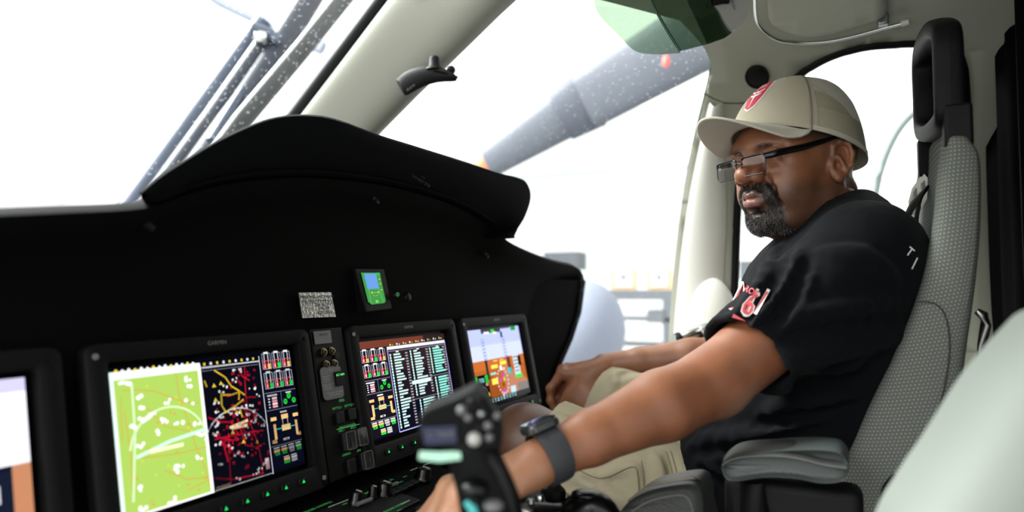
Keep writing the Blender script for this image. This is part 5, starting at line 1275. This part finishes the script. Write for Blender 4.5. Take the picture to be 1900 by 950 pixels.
for (a0, a1) in ((A0, 121), (121, 180), (180, 239), (239, 298)):
    o = MB().grid(capgrid(a0, a1, 0, 1, 24, 24, -.0005)).build('mesh_panel', NET, cap_t); uvgrid(o, 24, 24, .112, .15)
# binding tapes over the seams and the inner band that shows lighter through the net
mb = MB()
for a_ in (A0+2, 121, 180, 239, 298-2):
    g_ = [[cappt(math.radians(a_+d_), t_/20*.97, .0005) for t_ in range(21)] for d_ in (-2.6 if a_ != 121 else -1.2, 2.6 if a_ != 121 else 1.2)]; mb.grid(g_)
mb.build('seam_tape', KH, cap_t)
bd = MB().grid(capgrid(A0, 298, -.0, .24, 48, 4, -.0012)).build('sweatband', KH2, cap_t)
MB().grid(capgrid(-180, 180, -.0, .045, 72, 2, .0008)).build('edge_binding', KH2, cap_t)
c = cappt(0, .9999, .001); MB().ell(cappt(0, 1, .0)+hu*.001, (.0065, .0065, .0035), Matrix((hf, hl, hu)).transposed(), 14, 8).build('button', KH, cap_t)
for s_ in (-1, 1):
    c = cappt(s_*math.radians(30), .70, .0006); MB().ell(c, (.0022, .0022, .0022)).build('eyelet', KH2, cap_t)
# brim
def brim(phi, r, off=0):
    th = phi; base = cappt(th, .02, .0); ct, st = math.cos(th), math.sin(th)
    lx = .108*math.cos(th); fwd = .080*max(math.cos(th*1.42), 0)**.55
    y = math.sin(th)*(.094+.004*r); x = -.006+.114*ct+fwd*r
    droop = -.026*(y/.08)**2*(.25+r*1.0)+.010*r-.002*(1-r)
    return H(x, y, capz(-.006+.114*ct)+.004+droop*min(1, .25+fwd/.05)*(1 if fwd > .02 else .5+fwd/.04)+off)
G = [[brim(math.radians(-62+124*i/48), j/14) for j in range(15)] for i in range(49)]
br = MB().grid(G).build('brim', KH2, cap_t); so = br.modifiers.new('t', 'SOLIDIFY'); so.thickness = .0035; so.offset = 0
mb = MB()
for rr in (.2, .4, .6, .8, .95): mb.tube([brim(math.radians(-56+112*i/40), rr, .0018) for i in range(41)], .0003, 4)
mb.build('stitching', KH, br)
mb = MB(); mb.tube([cappt(math.radians(-A0+2*A0*i/50), .075, .0006) for i in range(51)], .00045, 4); mb.tube([cappt(math.radians(A0-3), i/24*.95, .0006) for i in range(25)], .0004, 4); mb.tube([cappt(0, .1+i/24*.85, .0004) for i in range(25)], .0004, 4); mb.build('seam_stitching', KH2, fp_)
# red shield badge stitched on the front panel
def cp2(u, v, off): return cappt(math.radians(u), v, off)
def badge(name, poly, m, off, par):
    mb = MB()
    fill2d([(a, b*60) for a, b in poly], [], 2.5, lambda a, b: cp2(a, b/60, off), mb); return mb.build(name, m, par, smooth=False)
ub, t0_, t1_ = 13.0, .22, .66
def shp(k): return [(-ub*k, t1_-.0+.0*(k-1)), (ub*k, t1_), (ub*1.05*k, .50), (ub*.92*k, .38), (ub*.5*k, .26), (0, t0_-.02*(k-1)*5), (-ub*.5*k, .26), (-ub*.92*k, .38), (-ub*1.05*k, .50)]
bdg = badge('badge', [(a*1.12, (b-.44)*1.08+.44) for a, b in shp(1)], M['badgew'], .0022, fp_)
badge('badge_field', shp(1), M['red2'], .0028, bdg)
mb = MB()
v, f = text_tris('BELL'); mb.add([cp2(a*6.4, .585+b*.085, .0034) for a, b in v], f)
for pl in ([(-10, .51), (-3, .47), (0, .49), (3, .47), (10, .51), (10, .485), (3, .44), (0, .455), (-3, .44), (-10, .485)], [(-9, .44), (-2, .425), (0, .44), (2, .425), (9, .44), (7, .41), (1.2, .39), (0, .24), (-1.2, .39), (-7, .41)]):
    mb.add([cp2(a, b, .0034) for a, b in pl], [tuple(range(len(pl)))])
mb.build('badge_lettering', M['badgew'], bdg, smooth=False)

# ================================================================ eyeglasses
eg = thing('eyeglasses', 'black and metal framed eyeglasses low on the nose of the seated man', 'glasses', H(.12, 0, 0))
def lens_out(s_, k=1.0, n=7):
    out = []
    for x_, y_ in rrect(.0490*k, .0300*k, .007): out.append((s_*.0305+x_, y_+.0005))
    return out
def GL(y, z, dx=0): return H(.124+dx-.10*abs(y)**1.25*1.1, y, z+.008)
for s_ in (-1, 1):
    o_ = lens_out(s_); mb = MB(); fill2d(o_, [], .012, lambda a, b: GL(a, b), mb); mb.build('lens', M['lens'], eg)
    MB().tube([GL(a, b) for a, b in o_], .0009, 8, closed=True).build('rim', M['framem'], eg)
    tp_ = [p for p in o_ if p[1] > .0125]; tp_.sort()
    MB().tube([GL(a, b+.0006) for a, b in tp_], .0017, 8).build('brow_bar', M['frameb'], eg)
    hx = GL(s_*.0535, .011, -.001)
    e1 = H(.060, s_*.076, .030); e2 = H(-.006, s_*.0800, .046); e3 = H(-.030, s_*.079, .034)
    MB().tube([GL(s_*.0545, .011), H(.112, s_*.061, .0205), H(.104, s_*.066, .0225), e1, e2, e3], [.0044, .0052, .0052, .0046, .0034, .003], 10, flat=.42, hint=tuple(hl)).build('temple', M['frameb'], eg)
MB().tube([GL(-.0085, .006), GL(0, .0085, .003), GL(.0085, .006)], .0014, 8).build('bridge', M['framem'], eg)
for s_ in (-1, 1): MB().ell(H(.112, s_*.0095, .000), (.003, .0016, .005), Matrix((hf, hl, hu)).transposed(), 10, 8).build('nose_pad', M['framet'], eg)

# ================================================================ smart watch on the left wrist
ax = (Wr_L-El_L).normalized(); wc = El_L.lerp(Wr_L, .93); up = (V3((.12, .12, 1))-ax*V3((.12, .12, 1)).dot(ax)).normalized(); sd_ = ax.cross(up)
wt = thing('smartwatch', 'dark smartwatch with a smooth charcoal band on his left wrist', 'watch', wc)
ring = lambda r, a, o=0: wc+ax*o+(up*math.cos(a)*r*.98+sd_*math.sin(a)*r*1.02)
G = []
for i in range(49):
    a = 2*math.pi*i/48; w = .0125+.0015*abs(math.cos(a/2))
    G.append([ring(.0288, a, -w), ring(.0308, a, -w), ring(.0316, a, -w*.6), ring(.0318, a, 0), ring(.0316, a, w*.6), ring(.0308, a, w), ring(.0288, a, w), ring(.0288, a, -w)])
MB().grid(G).build('band', M['watchb'], wt)
RW = Matrix((ax, sd_, up)).transposed(); cc2 = wc+up*.0345
pts = [cc2+RW @ V3((x, y, -.0050)) for x, y in rrect(.040, .035, .010, 6)]
MB().prism(pts, up*.0095).build('case', M['watchc'], wt, bevel=.0025)
pts = [cc2+RW @ V3((x, y, .0046)) for x, y in rrect(.036, .031, .008, 6)]
MB().prism(pts, up*.001).build('glass', M['watchs'], wt, smooth=False)
MB().lathe([(.0026, 0), (.0028, .0008), (.0026, .0018)], cc2+RW @ V3((.008, -.018, 0)), -sd_, 14).build('crown', M['watchc'], wt)

# ================================================================ pilot seat
def seat_mat():
    m = bpy.data.materials.new('seat_fabric'); m.use_nodes = True; nt = m.node_tree; b = nt.nodes['Principled BSDF']; b.inputs['Roughness'].default_value = .95; b.inputs['Specular IOR Level'].default_value = .15
    uv = nt.nodes.new('ShaderNodeUVMap'); sp = nt.nodes.new('ShaderNodeSeparateXYZ'); nt.links.new(uv.outputs[0], sp.inputs[0])
    def mth(op, a, b_=None, c_=None):
        n = nt.nodes.new('ShaderNodeMath'); n.operation = op
        for i, q in enumerate((a, b_, c_)):
            if q is None: continue
            if isinstance(q, (int, float)): n.inputs[i].default_value = q
            else: nt.links.new(q, n.inputs[i])
        return n.outputs[0]
    U, Vv = sp.outputs['X'], sp.outputs['Y']
    fu = mth('FRACT', mth('DIVIDE', U, .0046)); row = mth('DIVIDE', Vv, .0050); fv = mth('FRACT', row)
    du = mth('ABSOLUTE', mth('SUBTRACT', fu, .5)); dv = mth('ABSOLUTE', mth('SUBTRACT', fv, .5))
    dot = mth('MULTIPLY', mth('LESS_THAN', du, .15), mth('LESS_THAN', dv, .10))
    rib = mth('MULTIPLY', mth('SINE', mth('MULTIPLY', Vv, 2*math.pi/.0026)), mth('SINE', mth('MULTIPLY', U, 2*math.pi/.0022)))
    k = mth('MULTIPLY_ADD', rib, .14, .5); k2 = mth('MULTIPLY_ADD', dot, 1.0, k)
    r = nt.nodes.new('ShaderNodeValToRGB'); r.color_ramp.elements[0].position = 0; r.color_ramp.elements[0].color = s2l((58, 61, 57)); r.color_ramp.elements[1].position = 1; r.color_ramp.elements[1].color = s2l((172, 175, 166))
    e = r.color_ramp.elements.new(.42); e.color = s2l((88, 91, 86)); e = r.color_ramp.elements.new(.7); e.color = s2l((104, 107, 101))
    nt.links.new(k2, r.inputs[0]); nt.links.new(r.outputs[0], b.inputs['Base Color'])
    bp = nt.nodes.new('ShaderNodeBump'); bp.inputs['Strength'].default_value = .35; bp.inputs['Distance'].default_value = .0008; nt.links.new(k2, bp.inputs['Height']); nt.links.new(bp.outputs[0], b.inputs['Normal'])
    return m
SEAT = seat_mat()
seat = thing('pilot_seat', 'grey dotted fabric pilot seat with a black loop headrest behind the man', 'seat', (1.17, .05, -1.0))
XS, XE = .955, 1.36
fr_px = smooth2([(1757, 262), (1748, 300), (1742, 340), (1738, 390), (1728, 450), (1713, 520), (1690, 590), (1655, 670), (1615, 750), (1572, 840), (1538, 910), (1505, 980), (1470, 1050)], 4)
bk_px = smooth2([(1806, 262), (1822, 280), (1827, 330), (1826, 420), (1820, 500), (1812, 570), (1800, 660), (1788, 760), (1772, 840), (1745, 910), (1715, 970), (1680, 1040)], 4)
NN = 60
fa = resample([onX(x, y, XS) for x, y in fr_px], NN); ba = resample([onX(x, y, XS) for x, y in bk_px], NN)
def seatring(i):
    f_, b_ = fa[i], ba[i]; t_ = i/(NN-1); wtop = .0; x1 = XE+.06*min(1, t_*3)
    Yf, Yb = f_.y, b_.y; zf, zb_ = f_.z, b_.z; out = []
    rr = .022
    fo = math.exp(-t_*16)*.036
    def pt(x, k): return Vector((x, Yf+(Yb-Yf)*k, zf+(zb_-zf)*k+fo*max(0, math.sin(math.pi*min(1, max(0, (x-XS-.02)/(x1-XS-.0)))))**.7))
    # near side face, with rolled edges, then back, far side, recessed front
    seq = [(XS+.075, -.0+.18), (XS+.05, .04), (XS+.028, .0), (XS+.010, .02), (XS, .12), (XS-.003, .35), (XS-.003, .65), (XS, .88), (XS+.012, .98), (XS+.04, 1.0), ((XS+x1)/2, 1.02), (x1-.04, 1.0), (x1-.01, .97), (x1, .88), (x1, .5), (x1, .12), (x1-.010, .02), (x1-.028, .0), (x1-.05, .04), (x1-.075, .18), ((XS+x1)/2, .24)]
    return [pt(x, k) for x, k in seq]
G = [seatring(i) for i in range(NN)]
# close the top with a soft dome
top = []
for s_, dz in ((.55, .013), (.85, .010), (.97, .005)):
    cen_ = sum(G[0], Vector())/len(G[0]); top.append([Vector((cen_.x+(p.x-cen_.x)*(1-(1-s_)*.35), cen_.y+(p.y-cen_.y)*s_, p.z+dz)) for p in G[0]])
G = top+G
m_ = len(G[0]); mb = MB().grid([r+[r[0]] for r in G]); n0 = len(mb.v); mb.f.append(tuple(range(m_+1))); 
o = mb.build('backrest', SEAT, seat, sub=1)
uvl = o.data.uv_layers.new(name='UVMap'); dist = [0]
for i in range(1, len(G)): dist.append(dist[-1]+(G[i][5]-G[i-1][5]).length)
per = []
for r in G:
    acc = [0]; rr_ = r+[r[0]]
    for a, b in zip(rr_, rr_[1:]): acc.append(acc[-1]+(b-a).length)
    per.append([q-acc[5] for q in acc])
for p in o.data.polygons:
    for li in p.loop_indices:
        vi = o.data.loops[li].vertex_index; i, j = divmod(vi, m_+1); uvl.data[li].uv = (per[i][j], dist[i])
# lumbar seam and piping
def seatpt(px, py): p = onX(px, py, XS-.0045); return p
mb = MB(); mb.tube([seatpt(*p) for p in smooth2([(1703, 560), (1722, 560), (1744, 570), (1758, 600), (1762, 650), (1754, 710), (1738, 770), (1716, 820), (1696, 860)])], .0009, 6); mb.build('seam', M['stitchd'], seat)

mb = MB(); mb.tube([seatpt(*p) for p in smooth2([(1660, 880), (1642, 900), (1634, 925), (1632, 960)])], [.0016]*16, 8); mb.build('dark_cord', M['seal'], seat, label='short dark cord coming out of the bolster')
# seat cushion, pan and legs (mostly out of frame)
MB().box((1.17, .16, -.575), (.44, .46, .10)).build('cushion', SEAT, seat, bevel=.03)
MB().box((1.17, .12, -.66), (.46, .44, .06)).build('seat_pan', M['gum'], seat, bevel=.01)
for x_ in (1.0, 1.34): MB().box((x_, .10, -.845), (.04, .34, .32)).build('leg', M['gum'], seat, bevel=.006)
# black plastic back shell and side lever
G2 = []
for i in range(0, NN, 3):
    b_ = ba[i]; G2.append([Vector((XS+.02+.30*k/6, b_.y-.012-.012*math.sin(math.pi*k/6), b_.z)) for k in range(7)])

MB().tube([onX(1812, 577, XS+.05), onX(1824, 584, XS+.05), onX(1829, 604, XS+.05), onX(1822, 640, XS+.05), onX(1811, 680, XS+.05)], [.004, .006, .006, .005, .003], 8).build('side_lever', M['steel'], seat)
# headrest: upholstered loop
hy = -.118
def hp(px, py, X): return onX(px, py, X)
near_x, far_x = .975, 1.25
lp_ = [hp(1773, 205, near_x), hp(1771, 130, near_x), hp(1763, 75, near_x), hp(1757, 56, near_x+.02), hp(1745, 54, 1.08), hp(1731, 84, 1.20), hp(1727, 120, far_x), hp(1728, 180, far_x), hp(1730, 232, far_x), hp(1742, 246, 1.20), hp(1757, 240, 1.1), hp(1773, 222, 1.0)]
lpp = [Vector((p.x, hy-.002, p.z)) for p in lp_]
ln = smoothpath(lpp+[lpp[0]], 5)[:-1]
G = []
for i, p in enumerate(ln):
    t_ = (ln[(i+1) % len(ln)]-ln[i-1]).normalized(); n_ = Vector((0, 1, 0)); u_ = t_.cross(n_).normalized()
    G.append([p+u_*.0135*(abs(math.cos(a))**.6)*(1 if math.cos(a) > 0 else -1)+n_*.017*(abs(math.sin(a))**.6)*(1 if math.sin(a) > 0 else -1) for a in [2*math.pi*k/14 for k in range(15)]])
MB().grid(G, True).build('headrest', M['head'], seat, sub=1)
a_, b_ = hp(1776, 196, near_x), hp(1776, 275, near_x)
MB().box((a_+b_)/2, (.030, .030, (a_-b_).length)).build('headrest_post', M['head'], seat, bevel=.004)
MB().box(Vector((1.22, hy, .21)), (.026, .026, .06)).build('headrest_post', M['head'], seat, bevel=.004)
# harness: white guide with two slots and black webbing
gd = thing('harness_guide', 'white harness guide with slots high on the seat back by his shoulder', 'harness guide', P(1706, 360, .98))
gp = [P(x, y, z_) for x, y, z_ in ((1690, 374, 1.06), (1697, 348, 1.055), (1716, 322, 1.03), (1722, 330, 1.02), (1723, 366, 1.02), (1712, 384, 1.03), (1694, 400, 1.06))]
MB().prism(gp, FWD*.008).build('plate', M['whitepl'], gd, bevel=.0015)
for pts in ([(1697, 356), (1701, 348), (1702, 362), (1698, 370)], [(1711, 340), (1716, 334), (1717, 348), (1712, 352)]):
    MB().prism([P(x, y, 1.028 if x < 1705 else 1.015) for x, y in pts], FWD*.004).build('slot', M['bracket'], gd, smooth=False)
hb_ = thing('shoulder_harness', 'black seat belt straps running from the white guide behind his shoulder', 'seat belt', P(1700, 380, 1.0))
for pts, w in (([(1718, 352, 1.01), (1704, 366, 1.0), (1690, 388, 1.0), (1680, 408, 1.0), (1672, 425, 1.02)], .010), ([(1718, 354, 1.01), (1707, 372, 1.0), (1701, 400, .99), (1698, 440, .985), (1694, 470, .98)], .006), ([(1706, 384, 1.0), (1700, 420, .99), (1702, 470, .975), (1704, 500, .97)], .004)):
    MB().tube(smoothpath([P(*p) for p in pts], 4), w, 8, flat=.3, hint=tuple(RGT)).build('strap', M['belt'], hb_)

# ================================================================ dark curtain behind the seat
G = []
for i in range(90):
    x_ = 1.60-.0115*i; fold_ = .016*math.sin(i*.62+.6*math.sin(i*.23))+.008*math.sin(i*1.31)
    G.append([Vector((x_+.004*math.sin(z_*4+i*.3), -.27+fold_*(1-.35*z_)-.03*max(0, -z_), z_)) for z_ in np.linspace(.60, -1.0, 24)])
cu = MB().grid(G).build('curtain', M['curtain']); cu.modifiers.new('t', 'SOLIDIFY').thickness = .004; tag(cu, 'black cabin curtain hanging in folds behind the pilot seat', 'curtain')
cs = thing('equipment_case', 'grey case with a red band at the right edge, below the curtain', 'case', P(1940, 800, 1.05))
c_ = P(1932, 670, 1.0)
MB().box(Vector((c_.x, c_.y, c_.z-.36)), (.10, .06, .76)).build('case_body', M['bracket'], cs, bevel=.005)
MB().box(Vector((c_.x, c_.y, c_.z+.035)), (.102, .062, .018)).build('red_band', M['red'], cs, bevel=.003)

# ================================================================ armrests and grips
def pad(name, pts_px, X, wX, thick, m, par, droop=0):
    """soft armrest pad: side outline traced at plane X, extruded wX to the right"""
    poly = [onX(x, y, X) for x, y in pts_px]; c_ = sum(poly, Vector())/len(poly); G = []
    for dx, sc in ((0.010, .80), (.002, .93), (0, 1), (.004, 1.02), (wX-.004, 1.02), (wX, 1), (wX-.002, .93), (wX-.010, .80)):
        G.append([Vector((X+dx, c_.y+(p.y-c_.y)*(1-(1-sc)*.3), c_.z+(p.z-c_.z)*sc)) for p in poly])
    mb = MB().grid([g+[g[0]] for g in G]); n = len(poly)+1; mb.f += [tuple(range(n-1)), tuple(range(7*n, 8*n-1))]
    return mb.build(name, m, par, sub=1)
ol = smooth2([(1338, 868), (1343, 857), (1358, 849), (1390, 842), (1440, 838), (1500, 835), (1548, 838), (1566, 848), (1575, 866), (1572, 885), (1558, 895), (1520, 897), (1480, 889), (1420, 886), (1370, 893), (1346, 889)], 3, True)
ar = pad('armrest', ol, .79, .075, .03, M['leather2'], seat); ar['label'] = 'long grey padded armrest with a stitched top'
tp2 = smooth2([(1340, 862), (1360, 851), (1400, 846), (1450, 846), (1490, 852), (1530, 862), (1572, 868)], 4)
G = [[onX(x, y, .7885), onX(x, y, .7885)+Vector((.004, 0, .005)), onX(x, y, .79)+Vector((.04, 0, .0105-.008*abs(i/24-.5))), onX(x, y, .79)+Vector((.072, 0, .004))] for i, (x, y) in enumerate(tp2)]
MB().grid(G).build('top_cover', M['leather'], ar, sub=1)
mb = MB(); mb.tube([onX(x, y+1, .7875) for x, y in tp2], .0007, 6); mb.build('stitching', M['stitch'], ar)
MB().tube([onX(1395, 893, .83), onX(1400, 960, .83), onX(1440, 1040, .85)], [.014, .018, .02], 12).build('support_arm', M['black'], ar)
MB().box(onX(1470, 935, .86), (.05, .15, .06)).build('under_shell', M['black'], ar, bevel=.012)
ol = smooth2([(1150, 950), (1170, 928), (1200, 912), (1235, 903), (1275, 898), (1293, 903), (1302, 918), (1304, 950), (1300, 1010), (1140, 1010)], 4, True)
a2 = pad('armrest', ol, .755, .07, .03, M['leather'], seat); a2['label'] = 'dark leather forearm rest with a glossy rim'
G = []
for x, y in smooth2([(1165, 936), (1195, 912), (1225, 899), (1262, 892), (1288, 889), (1302, 896)], 4):
    G.append([onX(x, y, .77+.02*k)+Vector((0, 0, .006*math.sin(math.pi*k/4))) for k in range(5)])
MB().grid(G).build('rim_shell', M['gum'], a2, sub=1)
mb = MB(); mb.tube([onX(x, y, .7545) for x, y in smooth2([(1172, 950), (1190, 938), (1215, 927), (1250, 920), (1268, 920), (1280, 930), (1286, 952)])], .0008, 6); mb.build('stitching', M['stitch'], a2)
# collective head with caps and knobs
c_ = onX(1003, 925, .74)
ch = MB().box(c_-Vector((0, 0, .022)), (.075, .075, .05), Matrix.Rotation(.25, 3, 'Z')).build('control_head', M['gum'], seat, bevel=.014, label='glossy black control head with small round switches under his wrist')
for dx, dy, r_, h_, mm in ((.0, .026, .0085, .012, 'sw'), (-.018, .018, .0062, .010, 'sw'), (-.012, -.004, .005, .006, 'chrome'), (.016, .0, .0065, .007, 'sw'), (-.028, .0, .004, .005, 'steel')):
    p = c_+Vector((dx, dy, .002)); MB().lathe([(r_, 0), (r_, h_*.7), (r_*.9, h_), (.0003, h_)], p, (0, 0, 1), 18).build('switch', M[mm], ch)
p = c_+Vector((.004, -.018, .002)); MB().lathe([(.013, 0), (.0135, .006), (.012, .010), (.007, .015), (.003, .020), (.0005, .021)], p, (0, 0, 1), 9).build('castle_switch', M['grip'], ch, smooth=False)
sg = MB().tube(smoothpath([onX(1035, 985, .735), onX(1062, 955, .735), onX(1092, 943, .735), onX(1122, 955, .735), onX(1146, 985, .735)], 4), [.010+.012*math.sin(math.pi*i/16) for i in range(17)], 20).build('side_grip', M['gum'], seat, sub=1, label='glossy black rounded grip beside the forearm rest')
MB().ell(onX(1084, 918, .73), (.012, .016, .006)).build('thumb_rest', M['gum'], sg)
MB().tube([onX(905, 905, .60), onX(985, 955, .60)], .0045, 8).build('side_rail', M['steel'], con)

# ================================================================ near control stick (out of focus)
st = thing('control_stick', 'large out-of-focus black control stick in front of his left hand', 'control stick', P(915, 1020, .50))
Zs = .50
def R2(a, b, c): return a
G = []
for (x, y, rx, rz) in ((905, 1080, .030, .024), (920, 1000, .027, .025), (914, 950, .0245, .025), (902, 900, .0235, .024), (886, 860, .022, .023), (872, 830, .021, .022), (862, 800, .024, .023)):
    p = P(x, y, Zs); G.append([p+RGT*rx*math.cos(2*math.pi*k/20)+FWD*rz*math.sin(2*math.pi*k/20) for k in range(21)])
mb = MB().grid(G); mb.f.append(tuple(range(6*21, 6*21+20))); mb.build('handle', M['grip'], st, sub=1)
hd = [(776, 800), (780, 770), (800, 756), (838, 742), (874, 724), (888, 722), (900, 740), (920, 772), (932, 800), (928, 832), (905, 838), (860, 838), (800, 832), (780, 820)]
poly = [P(x, y, Zs-.018) for x, y in smooth2(hd, 3, True)]
MB().prism(poly, FWD*.034).build('head', M['grip'], st, bevel=.005)
MB().prism([P(x, y, Zs-.0195) for x, y in ((845, 758), (890, 722), (900, 733), (858, 770))], FWD*.003).build('top_facet', M['sw'], st, smooth=False)
for x, y, r_, mm in ((880, 815, .0052, 'bracket'), (856, 762, .0036, 'greyplate'), (868, 775, .003, 'greyplate'), (905, 790, .0032, 'greyplate'), (893, 768, .0028, 'steel'), (908, 812, .003, 'greyplate'), (922, 772, .0026, 'greyplate'), (874, 745, .0026, 'sw'), (889, 795, .0026, 'sw')):
    MB().ell(P(x, y, Zs-.020), (r_, r_, r_)).build('button', M[mm], st)
MB().prism([P(x, y, Zs-.0205) for x, y in ((782, 793), (846, 790), (848, 822), (788, 826))], FWD*.003).build('blue_label', mat('navy_label', (10, 18, 52), .4), st, smooth=False)
mb = MB(); words(mb, 'C TRIM', P(818, 807, Zs-.0215), RGT+UPV*.05, UPV, .0045); mb.build('label_text', M['greyplate'], st, smooth=False)
MB().tube([P(778, 845, Zs-.02), P(815, 848, Zs-.02), P(855, 845, Zs-.02)], [.0030, .0036, .0030], 10).build('lit_strip', emis('lit_strip', (200, 255, 225), .8), st)
for x, y, r_, mm in ((880, 905, .011, 'gum'), (882, 908, .005, 'greyplate'), (915, 938, .0075, 'greyplate'), (880, 928, .005, 'sw')):
    MB().ell(P(x, y, Zs-.026), (r_, r_, r_*.6)).build('thumb_switch', M[mm], st)
MB().tube([P(868, 930, Zs-.027), P(878, 945, Zs-.027), P(882, 970, Zs-.027)], .0035, 8).build('teal_trigger', mat('teal_plastic', (70, 165, 165), .4), st)
MB().tube([P(898, 838, Zs-.012), P(925, 872, Zs-.014), P(945, 920, Zs-.014), P(950, 970, Zs-.012)], .0045, 8).build('side_ridge', M['sw'], st)
MB().lathe([(.06, 0), (.055, .02), (.035, .05), (.032, .10)], P(915, 1250, Zs)-Vector((0, 0, .05)), (0, 0, 1), 24).build('boot', M['grip'], st)

# ================================================================ pale padded cover in the near right corner
pc = thing('seat_cover', 'large blurred pale grey padded seat edge filling the bottom right corner', 'seat cover', P(1880, 950, .36))
edge = smooth2([(2040, 560), (1965, 640), (1915, 700), (1880, 752), (1850, 800), (1815, 855), (1780, 905), (1752, 950), (1722, 1000), (1700, 1060)], 4); G = []
for x, y in edge:
    p = P(x, y, .40); d = (RGT*.88-UPV*.48); G.append([p+FWD*.10+d*.03, p+FWD*.04+d*.004, p+FWD*.012, p-FWD*.012+d*.006, p-FWD*.03+d*.03, p-FWD*.045+d*.08, p-FWD*.05+d*.16, p-FWD*.05+d*.22])
MB().grid(G).build('padding', M['pale'], pc, sub=1)
